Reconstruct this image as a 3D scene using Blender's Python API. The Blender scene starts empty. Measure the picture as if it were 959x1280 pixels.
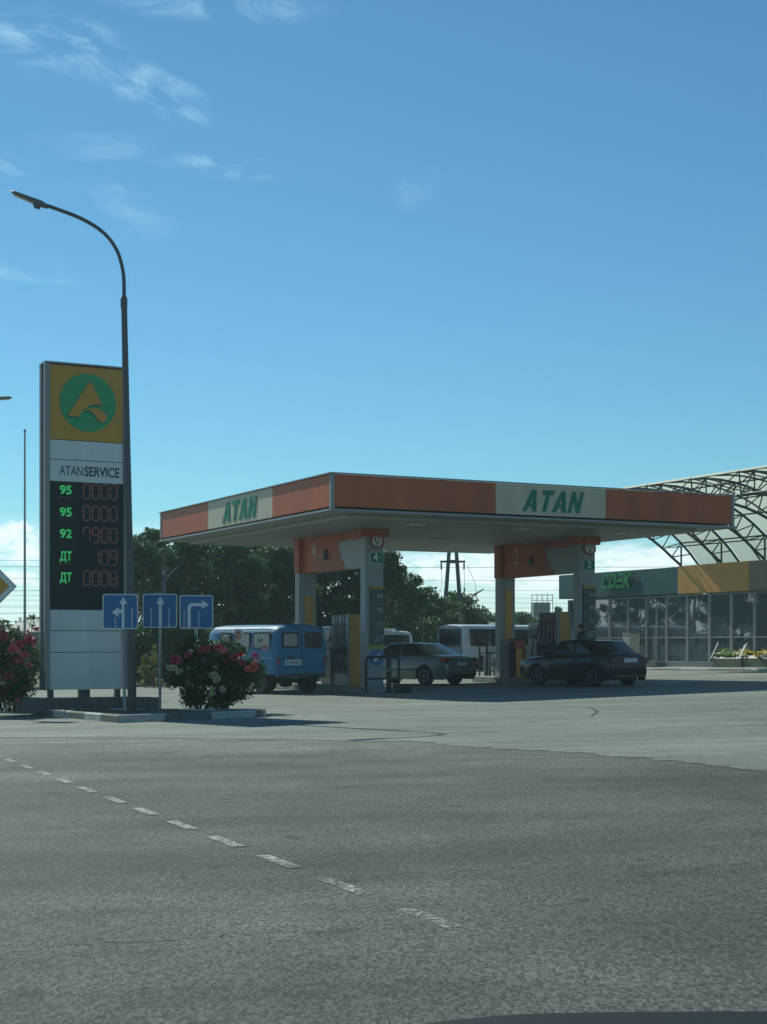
import bpy, bmesh, math, random
import numpy as np
from mathutils import Vector, Matrix, Euler
random.seed(7); RNG = np.random.default_rng(7)
PI = math.pi; R = math.radians
S = bpy.context.scene
COL = S.collection

# ------------------------------------------------------------------ camera, sky, sun, exposure
EYE = 1.4; FPX = 1923.0; HX = 479.5; HY = 806.0          # lens of the photo, in 959-wide pixels
cam_d = bpy.data.cameras.new('camera'); cam = bpy.data.objects.new('camera', cam_d); COL.objects.link(cam)
cam.location = (0, 0, EYE); cam.rotation_euler = (R(90), 0, 0)
cam_d.sensor_fit = 'HORIZONTAL'; cam_d.sensor_width = 36; cam_d.lens = 36 * FPX / 959
cam_d.shift_y = (HY - 640) / 959; cam_d.clip_start = 0.05; cam_d.clip_end = 6000
S.camera = cam

SUN_AZ = R(-36.5); SUN_EL = R(41.5)
SUNV = Vector((math.sin(SUN_AZ) * math.cos(SUN_EL), math.cos(SUN_AZ) * math.cos(SUN_EL), math.sin(SUN_EL)))
sun_d = bpy.data.lights.new('sun', 'SUN'); sun_d.energy = 3.2; sun_d.angle = R(0.5); sun_d.color = (.97, 1, .86)
sun = bpy.data.objects.new('sun', sun_d); COL.objects.link(sun)
sun.rotation_euler = SUNV.to_track_quat('Z', 'Y').to_euler(); sun.location = (-20, 30, 40)

S.view_settings.view_transform = 'Standard'; S.view_settings.look = 'None'
S.view_settings.exposure = 0.55; S.view_settings.gamma = 1; S.view_settings.use_curve_mapping = False

W = bpy.data.worlds.new('World'); S.world = W; W.use_nodes = True
def build_world():
    nt = W.node_tree; N = nt.nodes; L = nt.links; N.clear()
    out = N.new('ShaderNodeOutputWorld'); bg = N.new('ShaderNodeBackground'); bg.inputs[1].default_value = 0.062
    sky = N.new('ShaderNodeTexSky'); sky.sky_type = 'NISHITA'; sky.sun_disc = False
    sky.sun_elevation = SUN_EL; sky.sun_rotation = SUN_AZ; sky.air_density = 1.0; sky.dust_density = 0.0; sky.ozone_density = 2.0
    def math_(op, a, b=None, c=None):
        n = N.new('ShaderNodeMath'); n.operation = op
        for i, x in enumerate((a, b, c)):
            if x is None: continue
            if isinstance(x, (int, float)): n.inputs[i].default_value = x
            else: L.new(x, n.inputs[i])
        return n.outputs[0]
    tc = N.new('ShaderNodeTexCoord'); sep = N.new('ShaderNodeSeparateXYZ'); L.new(tc.outputs['Generated'], sep.inputs[0])
    x, y, z = sep.outputs
    az = math_('ARCTAN2', x, y)                               # radians to the right of the view axis
    el = math_('ARCSINE', z)
    def ramp(v, a, b):
        n = N.new('ShaderNodeMapRange'); n.interpolation_type = 'SMOOTHSTEP'
        L.new(v, n.inputs[0]); n.inputs[1].default_value = a; n.inputs[2].default_value = b
        return n.outputs[0]
    def noise(vec, scale, detail=6, rough=.6, dist=0.):
        n = N.new('ShaderNodeTexNoise'); n.inputs['Scale'].default_value = scale; n.inputs['Detail'].default_value = detail
        n.inputs['Roughness'].default_value = rough; n.inputs['Distortion'].default_value = dist; L.new(vec, n.inputs['Vector']); return n.outputs[0]
    def comb(a, b, c=0.0):
        n = N.new('ShaderNodeCombineXYZ')
        for i, q in enumerate((a, b, c)):
            if isinstance(q, (int, float)): n.inputs[i].default_value = q
            else: L.new(q, n.inputs[i])
        return n.outputs[0]
    # high wisps: sheared, stretched noise inside soft elliptical patches
    total = None
    for (px, py, wx, wy, ang, amt, sd) in ((80, 62, 105, 42, 9, .62, 1.), (200, 118, 75, 34, 20, .55, 5.), (290, 210, 110, 15, 3, .40, 9.),
                                       (270, 4, 160, 24, 1, .62, 13.), (8, 208, 50, 15, -3, .45, 17.), (18, 258, 50, 20, 12, .6, 21.),
                                       (40, 340, 90, 14, 2, .22, 25.), (520, 235, 26, 40, 60, .16, 29.), (110, 180, 90, 22, 0, .22, 33.), (120, 255, 110, 40, 12, .20, 37.)):
        a0 = math.atan((px - HX) / FPX); e0 = math.atan((HY - py) / FPX * math.cos(a0))
        da = math_('SUBTRACT', az, a0); de = math_('SUBTRACT', el, e0)
        ca, sa = math.cos(R(ang)), -math.sin(R(ang))
        p = math_('ADD', math_('MULTIPLY', da, ca), math_('MULTIPLY', de, sa))
        q = math_('SUBTRACT', math_('MULTIPLY', de, ca), math_('MULTIPLY', da, sa))
        pn = math_('DIVIDE', p, wx / FPX); qn = math_('DIVIDE', q, wy / FPX)
        d2 = math_('ADD', math_('MULTIPLY', pn, pn), math_('MULTIPLY', qn, qn))
        m = ramp(d2, 1.15, 0.0)
        nz = noise(comb(math_('MULTIPLY', p, 10), math_('MULTIPLY', q, 30), sd), 1.6, 9, .58, .7)
        t = math_('MULTIPLY', math_('MULTIPLY', m, ramp(nz, .40, .76)), amt)
        total = t if total is None else math_('MAXIMUM', total, t)
    # low cumulus bank near the horizon
    lowv = comb(math_('MULTIPLY', az, 9), math_('MULTIPLY', el, 34), 2.0)
    nl = noise(lowv, 1.25, 9, .58, .4)
    band = math_('MULTIPLY', ramp(el, .088, .050), ramp(el, -.02, .012))
    cum = math_('MULTIPLY', ramp(nl, .40, .58), band)
    nl2 = noise(comb(math_('MULTIPLY', az, 4.), math_('MULTIPLY', el, 60), 7.0), 1.3, 6, .6, .2)
    veil = math_('MULTIPLY', ramp(nl2, .35, .7), math_('MULTIPLY', ramp(el, .075, .02), .72))
    low = math_('MAXIMUM', math_('MAXIMUM', cum, veil), math_('MULTIPLY', ramp(el, .075, .0), .8))
    # heaped white clouds just over the skyline
    for (px, py, wx, wy, sd) in ((14, 672, 46, 26, 3.), (42, 692, 40, 18, 5.), (20, 722, 70, 14, 6.), (560, 712, 130, 26, 8.), (690, 728, 110, 24, 11.), (800, 705, 70, 26, 14.), (470, 735, 90, 18, 16.)):
        a0 = math.atan((px - HX) / FPX); e0 = math.atan((HY - py) / FPX * math.cos(a0))
        pn = math_('DIVIDE', math_('SUBTRACT', az, a0), wx / FPX); qn = math_('DIVIDE', math_('SUBTRACT', el, e0), wy / FPX)
        d2 = math_('ADD', math_('MULTIPLY', pn, pn), math_('MULTIPLY', qn, qn))
        nz = noise(comb(math_('MULTIPLY', az, 60), math_('MULTIPLY', el, 110), sd), 1.0, 9, .6, .3)
        t = ramp(math_('SUBTRACT', math_('MULTIPLY', nz, 1.7), math_('MULTIPLY', d2, .62)), .38, .82)
        low = math_('MAXIMUM', low, t)
    tint = N.new('ShaderNodeMix'); tint.data_type = 'RGBA'; tint.blend_type = 'MULTIPLY'; tint.inputs[0].default_value = 1
    L.new(sky.outputs[0], tint.inputs[6]); tint.inputs[7].default_value = SKY_TINT
    m1 = N.new('ShaderNodeMix'); m1.data_type = 'RGBA'; L.new(total, m1.inputs[0]); L.new(tint.outputs[2], m1.inputs[6]); m1.inputs[7].default_value = CIRRUS
    m2 = N.new('ShaderNodeMix'); m2.data_type = 'RGBA'; L.new(math_('MULTIPLY', low, .88), m2.inputs[0]); L.new(m1.outputs[2], m2.inputs[6]); m2.inputs[7].default_value = CUMULUS
    # added dimming of the sky half away from the sun, to deepen shade
    back = N.new('ShaderNodeMapRange'); back.interpolation_type = 'SMOOTHSTEP'; L.new(y, back.inputs[0]); back.inputs[1].default_value = -.35; back.inputs[2].default_value = .45; back.inputs[3].default_value = .95; back.inputs[4].default_value = 1.
    m3 = N.new('ShaderNodeMix'); m3.data_type = 'RGBA'; m3.blend_type = 'MULTIPLY'; m3.inputs[0].default_value = 1; L.new(m2.outputs[2], m3.inputs[6]); L.new(back.outputs[0], m3.inputs[7]); m2 = m3
    L.new(m2.outputs[2], bg.inputs[0]); L.new(bg.outputs[0], out.inputs[0])
SKY_TINT = (.53, .945, 1.03, 1)
CIRRUS = (7.2, 10.8, 11.8, 1)
CUMULUS = (11.0, 12.2, 12.5, 1)
build_world()

# ------------------------------------------------------------------ shared helpers
SLOPE = 0.022
def gz(x): return SLOPE * max(-25., min(25., x))             # the forecourt rises gently to the right
def at(px, py, Y): return Vector(((px - HX) / FPX * Y, Y, EYE + (HY - py) / FPX * Y))
CA = R(27); CU = Vector((math.cos(CA), math.sin(CA))); CV = Vector((-math.sin(CA), math.cos(CA)))
C0 = Vector((-1.38, 41.2))
def cuv(u, v): return C0 + CU * u + CV * v                  # canopy axes to world

MATS = {}
def mat(name, col, rough=.6, metal=0., var=.0, vscale=3., bump=0., bscale=20., spec=.5, emit=None, estr=0., coat=0., streak=False):
    if name in MATS: return MATS[name]
    m = bpy.data.materials.new(name); m.use_nodes = True; MATS[name] = m
    nt = m.node_tree; N = nt.nodes; L = nt.links; b = N['Principled BSDF']
    b.inputs['Base Color'].default_value = (*col, 1); b.inputs['Roughness'].default_value = rough; b.inputs['Metallic'].default_value = metal
    b.inputs['Specular IOR Level'].default_value = spec; b.inputs['Coat Weight'].default_value = coat; b.inputs['Coat Roughness'].default_value = .05
    if emit: b.inputs['Emission Color'].default_value = (*emit, 1); b.inputs['Emission Strength'].default_value = estr
    if var or bump:
        tc = N.new('ShaderNodeTexCoord')
    if var:
        nz = N.new('ShaderNodeTexNoise'); nz.inputs['Scale'].default_value = vscale; nz.inputs['Detail'].default_value = 7; nz.inputs['Roughness'].default_value = .65
        L.new(tc.outputs['Object'], nz.inputs['Vector'])
        mr = N.new('ShaderNodeMapRange'); mr.inputs[1].default_value = .3; mr.inputs[2].default_value = .7; mr.inputs[3].default_value = 1 - var; mr.inputs[4].default_value = 1 + var
        L.new(nz.outputs[0], mr.inputs[0])
        if streak: mps = N.new('ShaderNodeMapping'); mps.inputs['Scale'].default_value = (1, 1, .08); L.new(tc.outputs['Object'], mps.inputs[0]); L.new(mps.outputs[0], nz.inputs['Vector'])
        mx = N.new('ShaderNodeMix'); mx.data_type = 'RGBA'; mx.blend_type = 'MULTIPLY'; mx.inputs[0].default_value = 1; mx.inputs[6].default_value = (*col, 1)
        L.new(mr.outputs[0], mx.inputs[7]); L.new(mx.outputs[2], b.inputs['Base Color'])
        mr2 = N.new('ShaderNodeMapRange'); mr2.inputs[3].default_value = max(.02, rough - .12); mr2.inputs[4].default_value = min(1, rough + .12); L.new(nz.outputs[0], mr2.inputs[0]); L.new(mr2.outputs[0], b.inputs['Roughness'])
    if bump:
        nb = N.new('ShaderNodeTexNoise'); nb.inputs['Scale'].default_value = bscale; nb.inputs['Detail'].default_value = 5
        L.new(tc.outputs['Object'], nb.inputs['Vector'])
        bp = N.new('ShaderNodeBump'); bp.inputs['Strength'].default_value = bump; bp.inputs['Distance'].default_value = .02; L.new(nb.outputs[0], bp.inputs['Height']); L.new(bp.outputs[0], b.inputs['Normal'])
    return m

def ground_mat(name, col, dark, far_sheen=None, tracks=None, fine=70., coarse=.22, speck=.5, tint2=None, patch=.25, rough=.85, bump=.5, grain=1.):
    """Asphalt / concrete: aggregate speckle, broad stains, bump."""
    m = bpy.data.materials.new(name); m.use_nodes = True; MATS[name] = m
    nt = m.node_tree; N = nt.nodes; L = nt.links; b = N['Principled BSDF']; b.inputs['Roughness'].default_value = rough; b.inputs['Specular IOR Level'].default_value = .35
    tc = N.new('ShaderNodeTexCoord'); v = tc.outputs['Object']
    def nz(s, d=4, r=.6, sx=1, sy=1):
        mp = N.new('ShaderNodeMapping'); mp.inputs['Scale'].default_value = (sx, sy, 1); L.new(v, mp.inputs[0])
        n = N.new('ShaderNodeTexNoise'); n.inputs['Scale'].default_value = s; n.inputs['Detail'].default_value = d; n.inputs['Roughness'].default_value = r; L.new(mp.outputs[0], n.inputs['Vector']); return n.outputs[0]
    def mr(x, a, b_, c, d):
        n = N.new('ShaderNodeMapRange'); n.inputs[1].default_value = a; n.inputs[2].default_value = b_; n.inputs[3].default_value = c; n.inputs[4].default_value = d; L.new(x, n.inputs[0]); return n.outputs[0]
    vo = N.new('ShaderNodeTexVoronoi'); vo.inputs['Scale'].default_value = fine; mpv = N.new('ShaderNodeMapping'); mpv.inputs['Scale'].default_value = (1, grain, 1); L.new(v, mpv.inputs[0]); L.new(mpv.outputs[0], vo.inputs['Vector'])
    sepc = N.new('ShaderNodeSeparateColor'); L.new(vo.outputs['Color'], sepc.inputs[0])
    f1 = mr(sepc.outputs[0], 0, 1, 1 - speck, 1 + speck)
    f2 = mr(nz(fine * .6, 4, .7, 1, grain), .3, .7, 1 - speck * .55, 1 + speck * .55)
    f3 = mr(nz(coarse, 7, .62), .3, .7, 1 - patch, 1 + patch)
    f4 = mr(nz(coarse * 5, 5, .65, 1, .8), .32, .68, 1 - patch * .45, 1 + patch * .45)
    def mul(a, b_):
        n = N.new('ShaderNodeMath'); n.operation = 'MULTIPLY'; L.new(a, n.inputs[0]); L.new(b_, n.inputs[1]); return n.outputs[0]
    f = mul(mul(f1, f2), mul(f3, f4))
    mc = N.new('ShaderNodeMix'); mc.data_type = 'RGBA'; mc.inputs[6].default_value = (*col, 1); mc.inputs[7].default_value = (*dark, 1)
    L.new(mr(nz(coarse * 1.7, 6, .6, .5, 1.), .42, .62, 0, 1), mc.inputs[0])
    if far_sheen:                                                  # far road's grazing sheen painted pale into the colour: (colour, y from, y to)
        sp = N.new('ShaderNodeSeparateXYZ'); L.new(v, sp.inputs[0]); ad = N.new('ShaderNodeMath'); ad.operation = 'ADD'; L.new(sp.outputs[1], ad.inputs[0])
        L.new(mr(nz(.16, 6, .62), .3, .7, -5.5, 5.5), ad.inputs[1]); wf = N.new('ShaderNodeMapRange'); wf.interpolation_type = 'SMOOTHSTEP'; L.new(ad.outputs[0], wf.inputs[0]); wf.inputs[1].default_value = far_sheen[1]; wf.inputs[2].default_value = far_sheen[2]
        mw = N.new('ShaderNodeMix'); mw.data_type = 'RGBA'; L.new(wf.outputs[0], mw.inputs[0]); L.new(mc.outputs[2], mw.inputs[6]); mw.inputs[7].default_value = (*far_sheen[0], 1); mc = mw
    if tracks:                                                # drips and tyre marks drawn out along the driving direction
        mp = N.new('ShaderNodeMapping'); mp.inputs['Rotation'].default_value = (0, 0, -tracks); mp.inputs['Scale'].default_value = (.045, 1, 1); L.new(v, mp.inputs[0])
        n1 = N.new('ShaderNodeTexNoise'); n1.inputs['Scale'].default_value = 1.1; n1.inputs['Detail'].default_value = 7; n1.inputs['Roughness'].default_value = .7; L.new(mp.outputs[0], n1.inputs['Vector'])
        f = mul(f, mr(n1.outputs[0], .36, .60, .74, 1.06)); f = mul(f, mr(nz(.55, 8, .72), .30, .42, .70, 1.)); f = mul(f, mr(nz(2.6, 3, .5), .28, .36, .55, 1.))
    mx = N.new('ShaderNodeMix'); mx.data_type = 'RGBA'; mx.blend_type = 'MULTIPLY'; mx.inputs[0].default_value = 1
    L.new(mc.outputs[2], mx.inputs[6]); L.new(f, mx.inputs[7]); L.new(mx.outputs[2], b.inputs['Base Color'])
    bp = N.new('ShaderNodeBump'); bp.inputs['Strength'].default_value = bump; bp.inputs['Distance'].default_value = .006
    L.new(mul(f1, f2), bp.inputs['Height']); L.new(bp.outputs[0], b.inputs['Normal'])
    return m

def glass_mat(name, tint, ior=1.5, boost=0., pale_veil=.0):
    m = bpy.data.materials.new(name); m.use_nodes = True; MATS[name] = m
    nt = m.node_tree; N = nt.nodes; L = nt.links; N.remove(N['Principled BSDF']); out = N['Material Output']
    t = N.new('ShaderNodeBsdfTransparent'); t.inputs[0].default_value = (*tint, 1)
    g = N.new('ShaderNodeBsdfGlossy'); g.inputs['Roughness'].default_value = .02
    fr = N.new('ShaderNodeFresnel'); fr.inputs[0].default_value = ior
    ad = N.new('ShaderNodeMath'); ad.operation = 'ADD'; ad.use_clamp = True; L.new(fr.outputs[0], ad.inputs[0]); ad.inputs[1].default_value = boost
    mx = N.new('ShaderNodeMixShader'); L.new(ad.outputs[0], mx.inputs[0]); L.new(t.outputs[0], mx.inputs[1]); L.new(g.outputs[0], mx.inputs[2])
    df = N.new('ShaderNodeBsdfDiffuse'); df.inputs[0].default_value = (.40, .58, .60, 1); m2 = N.new('ShaderNodeMixShader'); m2.inputs[0].default_value = pale_veil   # pale diffuse veil added to lift the dark panes
    L.new(mx.outputs[0], m2.inputs[1]); L.new(df.outputs[0], m2.inputs[2]); L.new(m2.outputs[0], out.inputs[0])
    return m

def leaf_mat(name, a, b_, trans=.35):
    m = bpy.data.materials.new(name); m.use_nodes = True; MATS[name] = m
    nt = m.node_tree; N = nt.nodes; L = nt.links; p = N['Principled BSDF']; out = N['Material Output']
    at_ = N.new('ShaderNodeAttribute'); at_.attribute_name = 'shade'
    mx = N.new('ShaderNodeMix'); mx.data_type = 'RGBA'; mx.inputs[6].default_value = (*a, 1); mx.inputs[7].default_value = (*b_, 1); L.new(at_.outputs['Fac'], mx.inputs[0])
    L.new(mx.outputs[2], p.inputs['Base Color']); p.inputs['Roughness'].default_value = .55; p.inputs['Specular IOR Level'].default_value = .35
    tr = N.new('ShaderNodeBsdfTranslucent'); hs = N.new('ShaderNodeMix'); hs.data_type = 'RGBA'; hs.blend_type = 'MULTIPLY'; hs.inputs[0].default_value = 1
    L.new(mx.outputs[2], hs.inputs[6]); hs.inputs[7].default_value = (1.1, 1.6, .75, 1); L.new(hs.outputs[2], tr.inputs[0])
    ms = N.new('ShaderNodeMixShader'); ms.inputs[0].default_value = trans; L.new(p.outputs[0], ms.inputs[1]); L.new(tr.outputs[0], ms.inputs[2]); L.new(ms.outputs[0], out.inputs[0])
    return m

class MB:
    def __init__(s): s.v = []; s.f = []; s.M = Matrix.Identity(4); s.mi = []; s.m = 0
    def add(s, vs, fs):
        o = len(s.v); s.v += [tuple(s.M @ Vector(p)) for p in vs]; s.f += [tuple(i + o for i in f) for f in fs]; s.mi += [s.m] * len(fs); return s
    def box(s, c, d, rz=0, bev=0.):
        a, b, h = d[0] / 2, d[1] / 2, d[2] / 2; ca, sa = math.cos(rz), math.sin(rz)
        if bev <= 0:
            p = [(-a, -b, -h), (a, -b, -h), (a, b, -h), (-a, b, -h), (-a, -b, h), (a, -b, h), (a, b, h), (-a, b, h)]
            f = [(0, 3, 2, 1), (4, 5, 6, 7), (0, 1, 5, 4), (1, 2, 6, 5), (2, 3, 7, 6), (3, 0, 4, 7)]
        else:
            bm = bmesh.new(); bmesh.ops.create_cube(bm, size=1)
            for q in bm.verts: q.co = (q.co.x * d[0], q.co.y * d[1], q.co.z * d[2])
            bmesh.ops.bevel(bm, geom=bm.edges[:], offset=min(bev, min(d) * .45), segments=2, affect='EDGES', profile=.6)
            bm.verts.index_update(); p = [q.co[:] for q in bm.verts]; f = [[q.index for q in g.verts] for g in bm.faces]; bm.free()
        return s.add([(c[0] + x * ca - y * sa, c[1] + x * sa + y * ca, c[2] + z) for x, y, z in p], f)
    def tube(s, pts, r, n=8, cap=True):
        pts = [Vector(p) for p in pts]; rs = r if isinstance(r, (list, tuple)) else [r] * len(pts)
        rings = []; ref = None
        for i, p in enumerate(pts):
            d = (pts[min(i + 1, len(pts) - 1)] - pts[max(i - 1, 0)]).normalized()
            if ref is None: ref = Vector((0, 0, 1)) if abs(d.z) < .9 else Vector((1, 0, 0))
            x = d.cross(ref).normalized(); y = x.cross(d).normalized(); ref = y
            rings.append([p + (x * math.cos(2 * PI * k / n) + y * math.sin(2 * PI * k / n)) * rs[i] for k in range(n)])
        vs = [q for g in rings for q in g]; fs = []
        for i in range(len(pts) - 1):
            for k in range(n): a, b = i * n + k, i * n + (k + 1) % n; fs.append((a, b, b + n, a + n))
        if cap: fs += [tuple(range(n - 1, -1, -1)), tuple((len(pts) - 1) * n + k for k in range(n))]
        return s.add(vs, fs)
    def lathe(s, c, prof, n=24, axis='z'):
        vs = []; fs = []
        for (r, h) in prof:
            for k in range(n):
                a = 2 * PI * k / n; q = (r * math.cos(a), r * math.sin(a), h)
                if axis == 'y': q = (q[0], q[2], q[1])
                if axis == 'x': q = (q[2], q[0], q[1])
                vs.append((c[0] + q[0], c[1] + q[1], c[2] + q[2]))
        for i in range(len(prof) - 1):
            for k in range(n): a, b = i * n + k, i * n + (k + 1) % n; fs.append((a, b, b + n, a + n))
        fs += [tuple(range(n - 1, -1, -1)), tuple((len(prof) - 1) * n + k for k in range(n))]
        return s.add(vs, fs)
    def plate(s, pts, t, O, X, Y):
        """polygon pts (2D in axes X, Y at O) extruded by t along X x Y."""
        O, X, Y = Vector(O), Vector(X), Vector(Y); Nn = X.cross(Y).normalized(); n = len(pts)
        vs = [O + X * a + Y * b for a, b in pts] + [O + X * a + Y * b + Nn * t for a, b in pts]
        fs = [tuple(range(n - 1, -1, -1)), tuple(range(n, 2 * n))] + [(i, (i + 1) % n, n + (i + 1) % n, n + i) for i in range(n)]
        return s.add(vs, fs)
    def build(s, name, m=None, parent=None, smooth=False, angle=35):
        me = bpy.data.meshes.new(name); me.from_pydata(s.v, [], s.f)
        if m is not None:
            for k in (m if isinstance(m, (list, tuple)) else [m]): me.materials.append(k)
        if any(s.mi): me.polygons.foreach_set('material_index', s.mi)
        bm = bmesh.new(); bm.from_mesh(me); bmesh.ops.recalc_face_normals(bm, faces=bm.faces[:]); bm.to_mesh(me); bm.free()
        if smooth:
            me.polygons.foreach_set('use_smooth', [True] * len(me.polygons)); me.set_sharp_from_angle(angle=R(angle))
        o = bpy.data.objects.new(name, me); COL.objects.link(o)
        if parent: o.parent = parent
        return o
def thing(name, label, cat, loc=(0, 0, 0), rz=0, group=None, rot=None):
    o = bpy.data.objects.new(name, None); o.empty_display_size = .2; COL.objects.link(o); o.location = loc
    o.rotation_euler = rot if rot else (0, 0, rz); o['label'] = label; o['category'] = cat
    if group: o['group'] = group
    return o
def tag(o, label, cat, group=None):
    o['label'] = label; o['category'] = cat
    if group: o['group'] = group
    return o
def struct(o, kind='structure'): o['kind'] = kind; return o
def copy_tree(o, parent=None):
    c = o.copy(); COL.objects.link(c)
    if parent: c.parent = parent
    for ch in list(o.children): copy_tree(ch, c)
    return c
def text(name, s, size, M, m, parent, shear=0., off=0., ext=.006, align='CENTER', sx=1., spacing=1., fit=None):
    cu = bpy.data.curves.new(name, 'FONT'); cu.body = s; cu.size = size; cu.shear = shear; cu.offset = off; cu.extrude = ext; cu.align_x = align; cu.align_y = 'CENTER'; cu.space_character = spacing
    cu.resolution_u = 4
    t = bpy.data.objects.new('tmp', cu); COL.objects.link(t); bpy.context.view_layer.update()
    me = bpy.data.meshes.new_from_object(t.evaluated_get(bpy.context.evaluated_depsgraph_get())); bpy.data.objects.remove(t)
    if fit:                                                  # stretch the word to a given width
        xs = [v.co.x for v in me.vertices]; sx = fit / (max(xs) - min(xs))
    me.transform(Matrix.Diagonal((sx, 1, 1, 1))); me.transform(M); me.name = name; me.materials.clear(); me.materials.append(m)
    o = bpy.data.objects.new(name, me); COL.objects.link(o); o.parent = parent; return o
def facing(o, x, nrm):
    """matrix: text x axis along x, facing nrm, at o."""
    x = Vector(x).normalized(); n = Vector(nrm).normalized(); y = n.cross(x)
    M = Matrix.Identity(4)
    for i in range(3): M[i][0] = x[i]; M[i][1] = y[i]; M[i][2] = n[i]; M[i][3] = o[i]
    return M
def rrect(w, h, r, n=4):
    p = []
    for cx, cy, a0 in ((w / 2 - r, h / 2 - r, 0), (-w / 2 + r, h / 2 - r, 90), (-w / 2 + r, -h / 2 + r, 180), (w / 2 - r, -h / 2 + r, 270)):
        for k in range(n + 1): a = R(a0 + 90 * k / n); p.append((cx + r * math.cos(a), cy + r * math.sin(a)))
    return p
def circ(r, n=32, cx=0, cy=0): return [(cx + r * math.cos(2 * PI * k / n), cy + r * math.sin(2 * PI * k / n)) for k in range(n)]
# ------------------------------------------------------------------ materials
ASPHALT = ground_mat('asphalt', (.084, .093, .083), (.060, .067, .059), far_sheen=((.155, .166, .147), 15., 25.), tracks=R(113), fine=82, speck=.64, patch=.34, grain=.40, bump=.65)
FORECOURT = ground_mat('forecourt_concrete', (.185, .203, .176), (.150, .166, .145), tracks=R(20), fine=36, speck=.22, patch=.16, bump=.3)
SOIL = ground_mat('soil', (.10, .082, .055), (.06, .065, .03), fine=20, speck=.4, patch=.3, bump=.8)
GRASS = ground_mat('dry_grass', (.075, .085, .035), (.05, .07, .025), fine=14, speck=.45, patch=.3, bump=.9)
PAINT = ground_mat('worn_line_paint', (.36, .38, .35), (.22, .23, .21), fine=40, coarse=3., speck=.4, patch=.3, grain=.4)
def wear():                                                   # paint worn through to the asphalt, most where the traffic turns
    nt = PAINT.node_tree; N = nt.nodes; L = nt.links; tc = N.new('ShaderNodeTexCoord'); nz = N.new('ShaderNodeTexNoise'); nz.inputs['Scale'].default_value = 24; nz.inputs['Detail'].default_value = 6; nz.inputs['Roughness'].default_value = .7
    L.new(tc.outputs['Object'], nz.inputs['Vector']); sp = N.new('ShaderNodeSeparateXYZ'); L.new(tc.outputs['Object'], sp.inputs[0])
    th = N.new('ShaderNodeMapRange'); L.new(sp.outputs[1], th.inputs[0]); th.inputs[1].default_value = 7; th.inputs[2].default_value = 13; th.inputs[3].default_value = .475; th.inputs[4].default_value = .70
    sb = N.new('ShaderNodeMath'); sb.operation = 'SUBTRACT'; L.new(nz.outputs[0], sb.inputs[0]); L.new(th.outputs[0], sb.inputs[1])
    mr = N.new('ShaderNodeMapRange'); L.new(sb.outputs[0], mr.inputs[0]); mr.inputs[1].default_value = -.14; mr.inputs[2].default_value = .06; mr.inputs[3].default_value = .18; mr.inputs[4].default_value = 1.
    tp = N.new('ShaderNodeBsdfTransparent'); mx = N.new('ShaderNodeMixShader'); L.new(mr.outputs[0], mx.inputs[0]); L.new(N['Principled BSDF'].outputs[0], mx.inputs[1]); L.new(tp.outputs[0], mx.inputs[2]); L.new(mx.outputs[0], N['Material Output'].inputs[0])
wear()
KERBW = mat('kerb_white', (.38, .40, .37), .8, var=.22, vscale=5, bump=.3, bscale=40)
KERBD = mat('kerb_dark', (.13, .145, .13), .85, var=.25, vscale=5, bump=.3, bscale=40)
CONC = mat('concrete', (.26, .25, .23), .85, var=.22, vscale=2.5, bump=.3, bscale=30)
CONCD = mat('dark_concrete', (.12, .12, .115), .85, var=.25, vscale=3, bump=.3, bscale=30)
ORANGE = mat('orange_panel', (.45, .112, .042), .5, var=.16, vscale=1.6, streak=True, spec=.2)
CREAM = mat('cream_panel', (.54, .48, .35), .5, var=.10, vscale=2, streak=True, spec=.2)
GREEN = mat('sign_green', (.002, .19, .115), .5, var=.05, spec=.15)
GREY = mat('grey_cladding', (.25, .275, .28), .42, var=.07, vscale=1.2)
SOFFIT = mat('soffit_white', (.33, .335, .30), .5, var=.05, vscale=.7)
SILVER = mat('silver_trim', (.25, .27, .27), .55, .1, var=.05)
DKTRIM = mat('dark_trim', (.04, .045, .045), .5)
TINTED = mat('tinted_glass', (.014, .013, .012), .25, spec=.25)
STEEL = mat('galvanised_steel', (.30, .32, .32), .45, .7, var=.15, vscale=4)
DKSTEEL = mat('dark_painted_steel', (.085, .095, .097), .5, .3, var=.15, vscale=3)
BLACK = mat('black_rubber', (.015, .015, .015), .7, var=.1)
WHITE = mat('white_panel', (.64, .68, .67), .4, var=.10, vscale=2.2, streak=True)
YELLOW = mat('yellow_panel', (.56, .27, .020), .4, var=.06)
LED = mat('led_board', (.010, .016, .02), .4, var=.1, spec=.18)
LEDG = mat('green_led', (.05, .4, .12), .5, emit=(.04, .62, .15), estr=.28)
LEDR = mat('red_digit_faint_glow', (.27, .10, .085), .5, emit=(.4, .16, .14), estr=.03)  # switched-off digits given a faint added glow
LEDR2 = mat('small_red_led', (.25, .08, .05), .5)
INK = mat('dark_ink', (.05, .06, .065), .5)
BLUE = mat('sign_blue', (.006, .125, .33), .4, var=.05)
SIGNW = mat('sign_white', (.66, .70, .70), .4, var=.04)
RED = mat('red_paint', (.42, .03, .035), .4, var=.1)
LOGOG = mat('logo_green', (.003, .31, .11), .5, var=.12, vscale=20, emit=(.0, .3, .12), estr=.03)  # slight glow added to brighten the emblem's green
GLASSD = mat('dark_car_glass', (.012, .018, .019), .08, spec=.45)
TREELEAF = leaf_mat('tree_leaf', (.018, .050, .020), (.055, .110, .042), .32)
TREELEAF2 = leaf_mat('light_tree_leaf', (.04, .075, .032), (.085, .125, .05), .33)
ROSELEAF = leaf_mat('rose_leaf', (.025, .048, .018), (.06, .09, .03), .28)
CONIFER = leaf_mat('golden_conifer_leaf', (.14, .14, .035), (.24, .21, .06), .3)
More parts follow.
